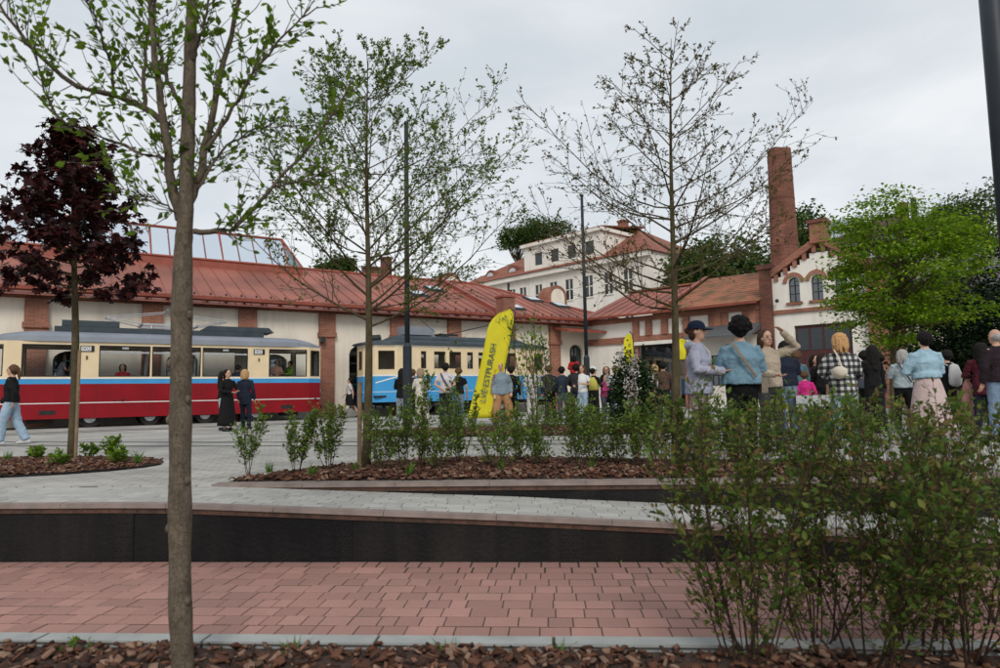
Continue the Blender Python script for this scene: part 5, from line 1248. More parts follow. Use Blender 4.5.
if True:
    J = (.17, .24, .33); JL = (.30, .40, .50); NAVY = (.015, .02, .035); BLK = (.010, .010, .011)
    BR = (.10, .055, .03); DK = (.012, .010, .009); BLO = (.42, .26, .12); GR = (.34, .32, .30)
    person(13, 14.1, 1.66, -75, 'woman in black sweater and pale blue jeans walking past the red tram', BLK, JL, BR, 'tail', pose=('walkf', 'walkb'), stride=.38, wide=1.35, shoe=(.5, .5, .5), loose=1.1)
    person(221.5, 18.9, 1.64, 100, 'woman in black top and white striped trousers beside a long black dress', BLK, (.35, .40, .42), DK, 'long', pose='front')
    person(227.5, 18.3, 1.66, 60, 'woman in floor length black dress by the red tram', BLK, BLK, DK, 'tail', pose='front', lower='long_skirt', wide=.85)
    person(246, 19.3, 1.70, 178, 'blonde woman in navy jacket watching the red tram', NAVY, NAVY, BLO, 'bob', pose='down', long_top=.2)
    person(350, 28.5, 1.66, -80, 'woman in pale blouse and black skirt walking by the arched depot door', (.55, .52, .50), BLK, DK, 'short', pose=('walkf', 'walkb'), stride=.8, lower='skirt', sleeve='short', bag=('cross', (.5, .5, .5)))
    person(401, 19.6, 1.66, 170, 'dark haired woman in black jacket half hidden by the lamp post', BLK, (.25, .28, .32), DK, 'long', pose='front', long_top=.08)
    person(413.5, 20.6, 1.68, 150, 'person in dark jacket standing behind the cream outfit', (.03, .025, .03), BLK, BR, 'short')
    person(421, 19.0, 1.64, 160, 'woman wearing an all cream outfit facing the blue tram', (.62, .58, .48), (.60, .55, .45), (.30, .22, .15), 'bob', pose='front', wide=1.25, long_top=.1, shoe=(.6, .58, .55), loose=1.1)
    person(446, 18.7, 1.76, 178, 'man in light t-shirt with dark diagonal strap and hands behind back', (.55, .52, .54), NAVY, DK, 'short', pose='behind', sleeve='short', bag=('cross', (.03, .03, .04)), shoe=(.3, .3, .3), girth=1.1)
    person(458.5, 20.3, 1.68, 185, 'person in black t-shirt and jeans between the strap man and the flag', BLK, J, BR, 'short', sleeve='short', shoe=(.65, .65, .65))
    person(503, 18.6, 1.74, 5, 'person in blue grey checked shirt and wide tan trousers', (.20, .25, .29), (.36, .19, .09), DK, 'short', pose='down', wide=1.75, long_top=.06, loose=1.15, shoe=(.6, .6, .6))
    person(512, 20.8, 1.72, 170, 'person in black behind the wide tan trousers', BLK, BLK, DK, 'short')
    person(531.5, 19.4, 1.68, 10, 'woman in white patterned blouse behind the thin sapling', (.58, .56, .55), (.5, .48, .46), BR, 'tail', pose='front', long_top=.15)
    person(551, 20.8, 1.72, 190, 'person in charcoal sweater behind the thin sapling', (.03, .03, .035), BLK, BR, 'short')
    person(563, 20.2, 1.66, 150, 'person in dark blue sweater left of the red top', (.03, .04, .06), (.06, .08, .10), DK, 'short', pose='front')
    person(575.5, 19.8, 1.72, 170, 'person in dark shirt carrying a red clad child on the shoulders', (.03, .03, .035), NAVY, DK, 'short', pose='front')
    person(575.5, 19.8, 1.12, 175, 'child in bright red top riding on someone\'s shoulders', (.42, .02, .02), BLK, DK, 'bob', pose='lap', seat=True, zb=1.12)
    person(583, 19.7, 1.67, -30, 'woman in white t-shirt and light jeans turned to a cap wearer', (.68, .68, .68), JL, BR, 'long', pose='front', sleeve='short')
    person(594, 19.5, 1.60, 120, 'person in white sun cap with black and yellow top', BLK, BLK, DK, 'short', pose='front', cap=(.65, .65, .63), vest=(.5, .45, .1))
    person(603, 20.5, 1.40, 60, 'child in magenta top near the white sun cap', (.42, .05, .16), (.08, .08, .12), DK, 'bob', pose='front')
    person(608.5, 21.3, 1.68, -10, 'long haired woman in grey cardigan near the blossoming sapling', (.22, .22, .24), BLK, BR, 'long', pose='cross')
    person(617, 20.6, 1.66, 200, 'person in pale shirt close to the dark conifer bush', (.5, .5, .52), J, BLO, 'short', pose='front')
    person(648, 20.4, 1.70, 175, 'person in white jacket with a dark strap behind the tree', (.62, .62, .60), (.07, .07, .08), BR, 'short', bag=('cross', BLK))
    person(655.5, 21.4, 1.72, 150, 'person in off-white coat next to the brown sweater', (.5, .48, .45), BLK, BLO, 'bob')
    person(664, 19.9, 1.74, 170, 'person in brown sweater and black trousers stepping away', (.09, .05, .035), BLK, DK, 'short', stride=.5, pose=('walkf', 'walkb'))
    person(699, 8.05, 1.69, 62, 'woman in lilac grey hoodie and navy baseball cap', (.36, .37, .46), (.33, .27, .26), (.06, .03, .02), 'bun', pose='front', cap=(.012, .018, .04), hood=True, loose=1.22, long_top=.06)
    person(742, 7.9, 1.70, 172, 'woman with short curly black hair in a faded denim jacket', (.16, .27, .34), BLK, (.008, .007, .007), 'curly', pose='front', loose=1.28, girth=1.12, bag=('cross', (.22, .18, .14)), long_top=-.04)
    person(770.5, 9.6, 1.72, 8, 'person in beige graphic sweater shading eyes with raised hand', (.40, .33, .25), (.045, .045, .05), (.05, .028, .018), 'bob', pose=('lap', 'up'), loose=1.12)
    person(787.5, 12.8, 1.78, 176, 'man in black bomber jacket and blue jeans', NAVY, J, DK, 'short', pose='front', loose=1.15, girth=1.08, sk=SK2)
    person(799, 14.6, 1.70, 185, 'person in teal denim jacket beside the black bomber jacket', (.07, .14, .17), (.05, .07, .10), BR, 'short')
    person(806.5, 13.4, 1.22, 165, 'small child in hot pink jacket by the market table', (.55, .03, .20), (.4, .38, .4), BR, 'short', shoe=(.5, .5, .5))
    person(814, 15.6, 1.64, 20, 'seller in dark red top behind the market table', (.06, .02, .03), BLK, DK, 'long', pose='front')
    person(823, 15.2, 1.66, 160, 'long haired woman in black standing at the market table', BLK, BLK, (.03, .017, .012), 'long', pose='front')
    person(834, 16.2, 1.70, 30, 'person in grey sweater on the far side of the market table', (.09, .09, .10), BLK, DK, 'short', pose='front')
    person(845, 9.8, 1.67, 172, 'blonde woman in black and white plaid shirt with round cream bag', (.3, .3, .3), (.30, .40, .48), (.48, .27, .12), 'bob', pose='front', topmat=M_plaid, loose=1.18, long_top=.12, bag=('round', (.58, .52, .42)))
    person(866, 13.6, 1.62, 150, 'person in slate grey jacket next to the plaid shirt', (.09, .10, .125), BLK, DK, 'short', pose='front')
    person(874, 12.9, 1.68, 190, 'dark haired woman dressed all in black by the brick pier', BLK, BLK, DK, 'long', pose='front')
    person(882, 14.4, 1.60, -120, 'person in black coat holding a pale bag near the green tree', BLK, (.05, .05, .06), DK, 'short', pose='down', bag=('cross', (.5, .42, .35)))
    person(902.5, 13.6, 1.62, 165, 'grey haired woman in pale blue grey jacket under the green tree', (.34, .40, .42), BLK, GR, 'bob', pose='front', bag=('cross', (.06, .06, .07)), loose=1.12)
    person(930, 9.9, 1.68, 176, 'woman in cropped light denim jacket and long pleated pink skirt', (.30, .44, .52), (.50, .38, .36), (.010, .008, .008), 'short', pose='front', lower='long_skirt', wide=1.05, loose=1.2, long_top=-.12, sk=SK2)
    person(949, 12.6, 1.55, 185, 'person with black and white backpack beside the pink skirt', BLK, BLK, DK, 'short', bag=('back', (.45, .45, .45)))
    person(967, 12.2, 1.12, 60, 'child in salmon pink dress beside the yew', (.50, .22, .20), (.45, .22, .20), (.12, .07, .04), 'short', pose='front', lower='skirt', sleeve='short')
    person(984, 11.8, 1.62, 150, 'woman in dark maroon cardigan leaning toward the child', (.07, .012, .02), NAVY, DK, 'long', pose='front', long_top=.15)
    person(999, 10.6, 1.76, 190, 'grey haired man in black and maroon jacket with jeans', (.022, .014, .018), J, GR, 'bald', loose=1.15)
    # passengers in and around the red tram
    def aboard(x, y, H, face, label, *a, **k):
        q_ = tram.location + U * x + NV * y; person(0, 24, H, face, label, *a, pos=Vector((q_.x, q_.y, .86)), **k)
    aboard(-8.9, .95, 1.66, 140, 'long haired passenger in grey shirt standing inside the red tram door', (.16, .17, .2), BLK, DK, 'long', pose='front', sleeve='short')
    aboard(-7.05, .55, 1.68, 20, 'seated passenger in red top inside the red tram', (.40, .02, .03), BLK, DK, 'bob', pose='lap', seat=True)
    aboard(-5.3, .55, 1.66, 0, 'seated red haired passenger inside the red tram', (.08, .05, .08), BLK, (.16, .03, .02), 'long', pose='lap', seat=True)
    aboard(-4.85, 1.45, 1.68, 0, 'seated passenger in white shirt inside the red tram', (.6, .6, .6), BLK, DK, 'short', pose='lap', seat=True)
    aboard(-3.2, .6, 1.70, 180, 'dark haired passenger in blue jacket at the rear window of the red tram', (.03, .04, .09), BLK, DK, 'short', pose='lap', seat=True)
    aboard(-1.7, .9, 1.50, 30, 'passenger in peach top by the end window of the red tram', (.5, .28, .2), BLK, DK, 'short', pose='front')
    aboard(-1.1, 1.2, 1.50, -40, 'passenger in green top by the end window of the red tram', (.2, .35, .05), BLK, DK, 'short', pose='front')
# market table and things on it
p = G(823, 12.6)
mt = thing('market_table', 'small wooden market table under a white cloth', 'table', (p.x, p.y, 0), R(-15))
M_wood = mat('brown_wood', (.20, .10, .05), .7, var=.2, scale=10)
MB().box(-.5, .5, -.3, .3, .70, .74).build('table_top', M_wood, mt)
for sx in (-.45, .42):
    for sy in (-.26, .23): MB().box(sx, sx + .04, sy, sy + .04, 0, .70).build('leg', M_wood, mt)
MB().box(-.52, .52, -.32, .32, .742, .752).box(-.523, .523, -.330, -.322, .55, .7415).build('table_cloth', cloth((.42, .42, .43)), mt)
o = MB().box(-.13, .13, -.1, .1, 0, .2).build('cardboard_box', mat('cardboard', (.36, .22, .12), .85)); o.location = (p.x + .2, p.y - .1, .753); o.rotation_euler.z = R(10); tag(o, 'open brown cardboard box on the market table', 'box')
for k, (dx, dy) in enumerate(((-.35, -.62), (.12, -.75))):
    t = thing('plastic_crate', ('emerald' if k == 0 else 'bright green') + ' plastic tub on the ground before the market table', 'tub', (p.x + dx, p.y + dy, 0)); gm = mat('green_tub%d' % k, ((.01, .22, .12), (.02, .30, .05))[k], .4)
    m_ = MB(); m_.loft([(0, 0, 0), (0, 0, .3), (0, 0, .32)], [.15, .2, .22], n=14); m_.build('tub_body', gm, t); MB().loft([(.2, 0, .28), (.14, 0, .42), (0, 0, .47), (-.14, 0, .42), (-.2, 0, .28)], [.008] * 5, n=5).build('handle', M_alu, t)
# ================================================================== TREES AND SHRUBS
M_bark = barkmat('grey_bark', (0.07, 0.052, 0.036), (.19, .152, .112), (.035, .027, .02))
M_bark2 = barkmat('olive_bark', (0.05, 0.04, 0.02), (.13, .10, .055), (.022, .017, .01))
M_bark3 = mat('red_twig', (0.05, 0.03, 0.02), .85, c2=(.10, .055, .035), scale=20, bump=.4)
M_lf1 = leafmat('fresh_leaf', [(.07, .13, .015), (.13, .23, .02), (.20, .31, .03), (.10, .18, .02)], trans=.5)
M_lf2 = leafmat('small_leaf', [(.08, .135, .025), (.14, .21, .04), (.20, .27, .05)], trans=.5)
M_lf3 = leafmat('bronze_leaf', [(.06, .07, .015), (.13, .13, .03), (.15, .09, .03), (.08, .10, .02)], trans=.45)
M_maple = leafmat('purple_leaf', [(.014, .006, .008), (.032, .009, .011), (.045, .012, .013), (.07, .016, .014), (.018, .008, .011)], trans=.2, rough=.4)
M_lime = leafmat('lime_leaf', [(.075, .16, .010), (.15, .27, .012), (.25, .37, .018), (.06, .13, .008)], trans=.4)
M_yew = leafmat('yew_leaf', [(.008, .018, .008), (.015, .03, .012), (.025, .045, .015)], trans=.1)
M_shrub = leafmat('shrub_leaf', [(.06, .12, .02), (.11, .19, .03), (.17, .26, .045), (.19, .23, .05)], trans=.4)
M_shrub2 = leafmat('rose_leaf', [(.045, .09, .015), (.08, .145, .024), (.125, .195, .034), (.19, .20, .045), (.20, .12, .05)], trans=.42)
M_wood2 = leafmat('wood_leaf', [(.035, .07, .016), (.06, .11, .022), (.10, .15, .03)], trans=.2)
M_grass = leafmat('grass_blade', [(.06, .12, .02), (.10, .20, .03), (.15, .25, .05)], trans=.3)
M_bloss = leafmat('blossom', [(.55, .50, .46), (.65, .62, .58), (.5, .42, .38)], trans=.3)
M_stem = mat('dark_stem', (.035, .02, .014), .85, c2=(.075, .042, .028), scale=20)
M_stake = mat('wood_stake', (.22, .15, .09), .85, var=.2, scale=12, bump=.3)
def rv(rng): v = rng.normal(size=3); return Vector(v / np.linalg.norm(v))
def branch(rng, p, d, L, r0, r1, n=7, up=.12, jit=.12, mb=None, sides=6):
    pts = [p.copy()]; d = d.normalized(); seg = L / n
    for i in range(n):
        d = (d + Vector((0, 0, up / n * 2)) + rv(rng) * jit).normalized(); pts.append(pts[-1] + d * seg)
    rr = [r0 + (r1 - r0) * (i / n) for i in range(n + 1)]
    if mb is not None: mb.loft(pts, rr, n=sides, cap=False)
    return pts
def along(pts, f):
    x = f * (len(pts) - 1); i = min(int(x), len(pts) - 2); t = x - i
    return pts[i] * (1 - t) + pts[i + 1] * t, (pts[i + 1] - pts[i]).normalized()
def side_dir(rng, d, ang, az=None):
    a = d.orthogonal().normalized(); b = d.cross(a); t = rng.uniform(0, 6.283) if az is None else az
    return d * math.cos(ang) + (a * math.cos(t) + b * math.sin(t)) * math.sin(ang)
def conic_tree(name, label, base, trunk_pts, trunk_r, prim, Lfun, elev, seed, leafm, leaf, nleaf, barkm, twig=(6, .34), twig2=4, leaf_keep=1.0, up=.35, start=.33, group=None, tmpl=LEAF2, cluster=2, stake=False, extra=()):
    rng = np.random.default_rng(seed)
    t = thing(name, label, 'tree', base, 0, group)
    tp = [Vector(q) for q in trunk_pts]; tm = MB(); n = len(tp)
    tm.loft(tp, [trunk_r * (1 - .97 * (i / (n - 1)) ** 1.05) + .0015 for i in range(n)], n=10)
    tm.build('trunk', barkm, t, smooth=True)
    bm_ = MB(); LP = []; LD = []
    az = rng.uniform(0, 6)
    for i in range(prim + len(extra)):
        f = start + (0.97 - start) * (i + rng.uniform(-.4, .4)) / prim; f = min(max(f, start), .97)
        p, d = along(tp, f); az += 2.4 + rng.normal(0, .3); u = (f - start) / (1 - start)
        L = Lfun(u) * rng.uniform(.75, 1.15); el = elev(u) + rng.normal(0, .09)
        dr = Vector((math.cos(az) * math.cos(el), math.sin(az) * math.cos(el), math.sin(el)))
        r0 = max(.006, trunk_r * (1 - .93 * f ** 1.15) * .42)
        if i >= prim:
            px_, py_, dep = extra[i - prim]; q0 = at(px_, py_, base.y + dep) - Vector(base); hz_ = math.hypot(q0.x, q0.y)
            f = max(start, min(.9, (q0.z - hz_ * .72) / tp[-1].z)); p, d = along(tp, f); v_ = q0 - p; L = v_.length; r0 = max(.008, trunk_r * (1 - .93 * f ** 1.15) * .4)
            pts = [p + v_ * g2 + Vector((0, 0, -.16 * L * math.sin(math.pi * g2) * (1 - g2 * .4))) + rv(rng) * .012 for g2 in [k / 9 for k in range(10)]]
            bm_.loft(pts, [r0 + (.0025 - r0) * k / 9 for k in range(10)], n=5, cap=False)
        else: pts = branch(rng, p, dr, L, r0, .003, n=9, up=up, jit=.07, mb=bm_, sides=5)
        nt = max(2, int(twig[0] * L / 1.2))
        for k in range(nt):
            g_ = .18 + .8 * (k + rng.uniform(0, .9)) / nt; g_ = min(g_, .98); q_, dd = along(pts, g_)
            L2 = L * twig[1] * rng.uniform(.5, 1.2) * (1.15 - g_ * .6)
            p2 = branch(rng, q_, side_dir(rng, dd, rng.uniform(.6, 1.05)), L2, max(.003, r0 * .4 * (1 - g_ * .6)), .0018, n=5, up=up * .9, jit=.12, mb=bm_, sides=4)
            for kk in range(twig2):
                h_ = .2 + .78 * (kk + rng.uniform(0, .8)) / twig2; q3, d3 = along(p2, min(h_, .98)); L3 = L2 * rng.uniform(.2, .5)
                p3 = branch(rng, q3, side_dir(rng, d3, rng.uniform(.5, 1.0)), L3, .0026, .0014, n=3, up=.2, jit=.12, mb=bm_, sides=3)
                for _ in range(nleaf):
                    if rng.random() > leaf_keep: continue
                    a_, b_ = along(p3, rng.uniform(.15, 1))
                    for _c in range(cluster): LP.append(a_ + rv(rng) * leaf * .4); LD.append(b_)
            for _ in range(nleaf):
                if rng.random() > leaf_keep: continue
                a_, b_ = along(p2, rng.uniform(.3, 1)); LP.append(a_); LD.append(b_)
    bm_.build('branches', barkm, t, smooth=True)
    leaves('crown', np.array(LP), leaf, leafm, t, rng, tmpl=tmpl, droop=.1, dirs=np.array(LD) * .8, sv=.45)
    if stake:
        for dx in stake: MB().loft([(dx, .12, -.02), (dx, .12, 1.05)], [.028, .028], n=8).build('stake', M_stake, t)
    return t
# --- near tree at the left: limbs laid out from the survey, 3.5 m away
rng = np.random.default_rng(5); D1 = 3.5
b1 = S(-1.72, 3.05); b1 = at(180, 668, D1); B = Vector((b1.x, b1.y, -.55))
nt = thing('young_tree', 'young smooth barked tree with knobbly trunk in the front bark bed', 'tree', B)
def Lp(cx, cy, dy=0.0): return at(cx / 2.228, cy / 2.228, D1 + dy) - B
def resample(pts, n):
    out = []
    for i in range(n + 1): out.append(along(pts, i / n)[0])
    return out
tr_pts = [Vector((.02, 0, 0)), at(180, 600, D1) - B, at(180, 480, D1) - B, at(181, 380, D1) - B, at(182, 300, D1) - B, Lp(408, 560), Lp(413, 480), Lp(416, 400), Lp(420, 260), Lp(424, 110), Lp(430, -60), Lp(436, -260), Lp(440, -480)]
tp = resample(tr_pts, 60); tm = MB()
rad = []
for i, p in enumerate(tp):
    f = i / 60; z = p.z; r_ = .054 if z < 1.9 else max(.012, .054 - (z - 1.9) * .026) if z < 2.6 else max(.012, .039 - (z - 2.6) * .010)
    r_ *= 1 + .035 * math.sin(i * 1.7) + .03 * rng.normal(); rad.append(max(.014, r_) * (1.18 if i == 0 else 1))
tm.loft(tp, rad, n=14)
for zc_, s_ in ((.45, 1), (.78, -1), (1.05, 1), (1.3, -1), (1.42, 1), (1.62, -1), (1.85, 1)):
    q_ = min(tp, key=lambda v: abs(v.z - zc_)); tm.ball((q_.x + s_ * .048, q_.y - .02, q_.z), (.018, .02, .026), 8, 6)
tm.build('trunk', M_bark, nt, smooth=True)
limbs = [([(404, 490), (383, 410), (370, 290), (350, 160), (335, -20), (325, -200)], .042, -.1), ([(416, 462), (432, 425), (446, 390), (462, 300), (490, 180), (520, 60), (545, -60), (570, -200)], .038, .12),
         ([(376, 280), (330, 245), (260, 215), (180, 195), (100, 140), (50, 80), (0, 10), (-40, -80)], .026, -.25), ([(322, 243), (322, 160), (326, 90), (345, 0), (350, -120)], .017, .2),
         ([(258, 212), (248, 150), (235, 110), (210, 40), (190, -20)], .012, -.35), ([(388, 360), (360, 352), (300, 335), (210, 300), (130, 265), (95, 190), (70, 100)], .017, -.3),
         ([(432, 515), (470, 517), (510, 515), (545, 490), (600, 425), (680, 335), (745, 255), (780, 180)], .022, .15), ([(408, 250), (372, 180), (347, 80), (343, -20)], .02, .25),
         ([(460, 330), (520, 240), (560, 170), (640, 70), (705, 15)], .016, -.2), ([(440, 420), (500, 330), (560, 290), (650, 280)], .012, .3), ([(405, 480), (340, 440), (270, 420)], .009, -.2), ([(425, 140), (455, 60), (480, -60)], .018, -.2), ([(600, 420), (640, 410), (690, 400), (740, 370)], .009, .1)]
bm_ = MB(); LP = []; LD = []
for pts, r0, dy in limbs:
    n = len(pts); P_ = [Lp(x, y, dy * (i / (n - 1)) + (rng.normal(0, .03) if i else 0)) for i, (x, y) in enumerate(pts)]
    P_ = resample(P_, 16); P_ = [P_[0]] + [p + rv(rng) * .008 for p in P_[1:]]
    bm_.loft(P_, [r0 * .74 * (1 - .75 * i / 16) for i in range(17)], n=7, cap=False)
    Ln = sum((P_[i + 1] - P_[i]).length for i in range(16))
    for k in range(int(14 + Ln * 22)):
        f = rng.uniform(.12, 1); q_, dd = along(P_, min(f, .99)); L2 = rng.uniform(.08, .36)
        p2 = branch(rng, q_, side_dir(rng, dd, rng.uniform(.5, 1.1)), L2, .0032, .0014, n=5, up=.3, jit=.13, mb=bm_, sides=4)
        for _ in range(int(3 + L2 * 18)):
            a_, b_ = along(p2, rng.uniform(.2, 1.0)); LP.append(a_ + rv(rng) * .012); LD.append(b_)
bm_.build('branches', M_bark, nt, smooth=True)
leaves('crown', np.array(LP), .041, M_lf1, nt, rng, tmpl=LEAF, droop=.15, dirs=np.array(LD) * .9, sv=.45)
# --- two bare-ish trees in the middle bed
def trunk_line(px0, px1, top_py, d, n=14, z0=0.0):
    b = G(px0, d); t_ = at(px1, top_py, d); b.z = z0; pts = []
    for i in range(n + 1):
        f = i / n; pts.append(Vector(((t_.x - b.x) * f + .02 * math.sin(f * 6), .03 * math.sin(f * 4.5), (t_.z - z0) * f)))
    return b, pts
b, tl = trunk_line(366, 369, 62, 7.9)
conic_tree('hawthorn_tree', 'slender upswept tree in tiny spring leaf rising left of the lamp post', b, tl, .056, 36, lambda u: 2.2 * (1 - .74 * u) if u > .1 else 1.8, lambda u: .36 + .50 * u, 21, M_lf2, .036, 4, M_bark2, twig=(11, .36), twig2=5, leaf_keep=.85, start=.34, up=.22, extra=((442, 36, .2), (528, 130, -.3), (498, 92, .4), (300, 62, .3), (278, 185, -.4), (518, 205, .5), (335, 42, -.2), (405, 40, .3), (290, 120, .3)), stake=(-.1,))
b, tl = trunk_line(673, 671, 40, 7.6)
conic_tree('budding_tree', 'spreading tree with bronze buds beside the couple in hoodie and denim', b, tl, .055, 38, lambda u: 2.0 * (1 - .80 * u) if u > .08 else 1.6, lambda u: .22 + .50 * u, 34, M_lf3, .030, 3, M_bark2, twig=(9, .36), twig2=4, leaf_keep=.95, start=.36, up=.14, extra=((812, 98, .3), (523, 100, -.3), (545, 150, .5), (600, 75, .4), (735, 72, -.4), (560, 235, -.6), (770, 185, .7), (645, 60, .2), (705, 62, -.2), (533, 205, .2)), stake=(.1,))
# --- purple maple
rng = np.random.default_rng(8)
b, tl = trunk_line(74, 76, 135, 9.4)
mp_t = thing('purple_maple', 'small maple with dense dark purple leaves before the red tram', 'tree', b)
m_ = MB(); m_.loft(tl, [.058 * (1 - .9 * (i / 14) ** 1.3) + .004 for i in range(15)], n=9); m_.build('trunk', M_bark2, mp_t, smooth=True)
MB().loft([(.075, -.03, 0), (.075, -.03, 1.6)], [.022, .022], n=8).build('stake', M_stake, mp_t)
bm_ = MB(); LP = []; LD = []; Ht = tl[-1].z
for i in range(58):
    u = (i + rng.uniform(0, 1)) / 58; z = 2.32 + (Ht - 2.42) * u; q_, _ = along(tl, z / Ht); a = i * 2.4
    L = (.98 * (1 - u) ** .75 * (.5 + .5 * min(1, u * 6 + .4)) + .2) * rng.uniform(.8, 1.15); el = .05 + .7 * u
    pts = branch(rng, q_, Vector((math.cos(a) * math.cos(el), math.sin(a) * math.cos(el), math.sin(el))), L, .013, .003, n=7, up=.15, jit=.1, mb=bm_, sides=5)
    for k in range(int(6 + 9 * L)):
        q2, d2 = along(pts, rng.uniform(.25, 1)); p2 = branch(rng, q2, side_dir(rng, d2, .9), rng.uniform(.08, .3), .004, .002, n=3, up=.1, jit=.15, mb=bm_, sides=4)
        for _ in range(6): a_, b_ = along(p2, rng.uniform(.2, 1)); LP.append(a_ + rv(rng) * .05); LD.append(Vector((b_.x, b_.y, -.35)))
bm_.build('branches', M_bark2, mp_t, smooth=True)
leaves('crown', np.array(LP), .105, M_maple, mp_t, rng, tmpl=MAPLE, droop=.35, dirs=np.array(LD), sv=.35)
# --- crown trees made of leaf clumps on real limbs
def clump_tree(name, label, base, H, crown, seed, leafm, leaf, nclump, per, barkm, tr=.1, flat=.35, spread=.3, group=None, vis=None, kind_parts=True):
    """crown: (cx,cy,cz,rx,ry,rz) local ellipsoid; layered clumps reached by limbs"""
    rng = np.random.default_rng(seed); t = thing(name, label, 'tree', base, 0, group)
    cx, cy, cz, rx, ry, rz = crown; m_ = MB(); tp = []
    for i in range(9): f = i / 8; tp.append(Vector((cx * f + .04 * math.sin(f * 7 + seed), cy * f + .04 * math.sin(f * 5), (cz + rz * .55) * f)))
    m_.loft(tp, [tr * (1 - .8 * i / 8) for i in range(9)], n=9); m_.build('trunk', barkm, t, smooth=True)
    bm_ = MB(); LP = []; LD = []
    for i in range(nclump):
        v = rv(rng); r_ = rng.uniform(.45, 1.0) ** .6
        wob = 1 + .16 * math.sin(v.x * 5 + seed) + .12 * math.sin(v.z * 7 + v.y * 4 + seed * 2)
        c_ = Vector((cx + v.x * rx * r_ * wob, cy + v.y * ry * r_ * wob, cz + v.z * rz * r_ * wob))
        if c_.z < .25 * cz: continue
        s0, _ = along(tp, max(.25, min(.98, (c_.z - .35 * abs(c_.z - cz * .6) - .3) / (cz + rz * .55))))
        if i % 2 == 0:
            mid = s0 * .45 + c_ * .55 + Vector((0, 0, -.06 * (c_ - s0).length)); bm_.loft([s0, mid, c_], [tr * .22, tr * .12, .006], n=5, cap=False)
        sz = spread * rng.uniform(.6, 1.35); K = int(per * rng.uniform(.6, 1.3))
        P_ = rng.normal(size=(K, 3)) * np.array([sz, sz, sz * flat]) * .62 + np.array(c_); LP.append(P_)
        out = Vector((c_.x - cx, c_.y - cy, 0)); out = out.normalized() if out.length > 0 else out
        LD.append(np.tile(np.array([out.x * .5, out.y * .5, -.1]), (K, 1)))
    bm_.build('branches', barkm, t, smooth=True)
    leaves('crown', np.concatenate(LP), leaf, leafm, t, rng, tmpl=LEAF2, droop=.1, dirs=np.concatenate(LD), sv=.4)
    return t
b = G(893, 17.6)
clump_tree('honey_locust', 'bright lime green tree in feathery leaf before the gabled hall', b, 6, (.4, 0, 3.95, 1.8, 1.7, 2.05), 3, M_lime, .10, 230, 105, M_bark2, tr=.1, flat=.26, spread=.46)
b = G(962, 21)
clump_tree('dark_yew', 'broad dark yew behind the bright lime tree', b, 5, (0, 0, 2.4, 2.0, 1.8, 2.9), 5, M_yew, .12, 260, 95, M_bark2, tr=.14, flat=.8, spread=.4)
b = G(1004, 20)
clump_tree('dark_yew', 'second dark yew behind the man in maroon jacket', b, 5, (0, 0, 1.7, 1.5, 1.6, 1.9), 6, M_yew, .12, 170, 90, M_bark2, tr=.14, flat=.8, spread=.4)
FAR = 'trees on the rise behind the buildings'
for (px, py, d, rx, rz, lab, sd_) in ((738, 264, 48, 4.0, 2.0, 'wide scrubby tree hanging over the clay tile roof', 11), (700, 276, 46, 2.6, 1.3, 'low scrubby tree left of the overhanging one', 16), (803, 233, 58, 2.0, 2.3, 'round green tree just behind the chimney', 12), (985, 222, 62, 4.6, 3.4, 'tall dark tree behind the grey roof house', 13), (945, 230, 70, 3.6, 2.4, 'dark tree behind the lime tree crown', 14),
                                      (538, 232, 88, 3.6, 1.6, 'tree crown showing over the white house ridge', 15), (518, 238, 90, 2.4, 1.3, 'small tree crown left of the white house attic', 17), (338, 270, 60, 1.6, .9, 'dark tree top peeping over the depot ridge', 18)):
    p = at(px, py, d); clump_tree('background_tree', lab, (p.x, p.y, 0), 0, (0, 0, p.z, rx, rx, rz), sd_, M_wood2, .34, 120 if rx > 3 else 80, 46, M_bark2, tr=.3, flat=.7, spread=1.0 if rx > 3 else .7, group=FAR)
# --- shrubs
def shrub(name, label, base, H, W, nst, seed, leafm, leaf, dens, cat='shrub', group=None, lo=.25, lean=.22, stemr=.006, tw=.12, tmpl=LEAF2, sides=4, cluster=3):
    rng = np.random.default_rng(seed); t = thing(name, label, cat, base, 0, group); sm = MB(); LP = []; LD = []
    for i in range(nst):
        a = rng.uniform(0, 6.283); ln = rng.uniform(0, lean); r_ = W * .18 * rng.uniform(0, 1)
        p0 = Vector((r_ * math.cos(a), r_ * math.sin(a), -.03)); h_ = H * (rng.uniform(.68, 1.05) if nst < 12 else rng.uniform(.78, 1.04))
        pts = branch(rng, p0, Vector((math.cos(a) * ln, math.sin(a) * ln, 1)), h_, stemr * rng.uniform(.7, 1.3), stemr * .35, n=9, up=.25, jit=.09, mb=sm, sides=sides)
        n2 = int(h_ * dens)
        for k in range(n2):
            f = lo + (1 - lo) * rng.uniform(0, 1) ** .8; q_, dd = along(pts, min(f, .99)); L2 = tw * rng.uniform(.5, 1.4) * (1.25 - .6 * f)
            p2 = branch(rng, q_, side_dir(rng, dd, rng.uniform(.5, 1.1)), L2, stemr * .35, .001, n=3, up=.3, jit=.15, mb=sm, sides=3)
            for _ in range(cluster): a_, b_ = along(p2, rng.uniform(.15, 1)); LP.append(a_ + rv(rng) * leaf * .35); LD.append(b_)
    sm.build('stems', M_stem, t, smooth=True)
    leaves('foliage', np.array(LP), leaf, leafm, t, rng, tmpl=tmpl, droop=.0, dirs=np.array(LD) * .7, sv=.45)
    return t
GB = 'overgrown shrubs in the front bark bed'
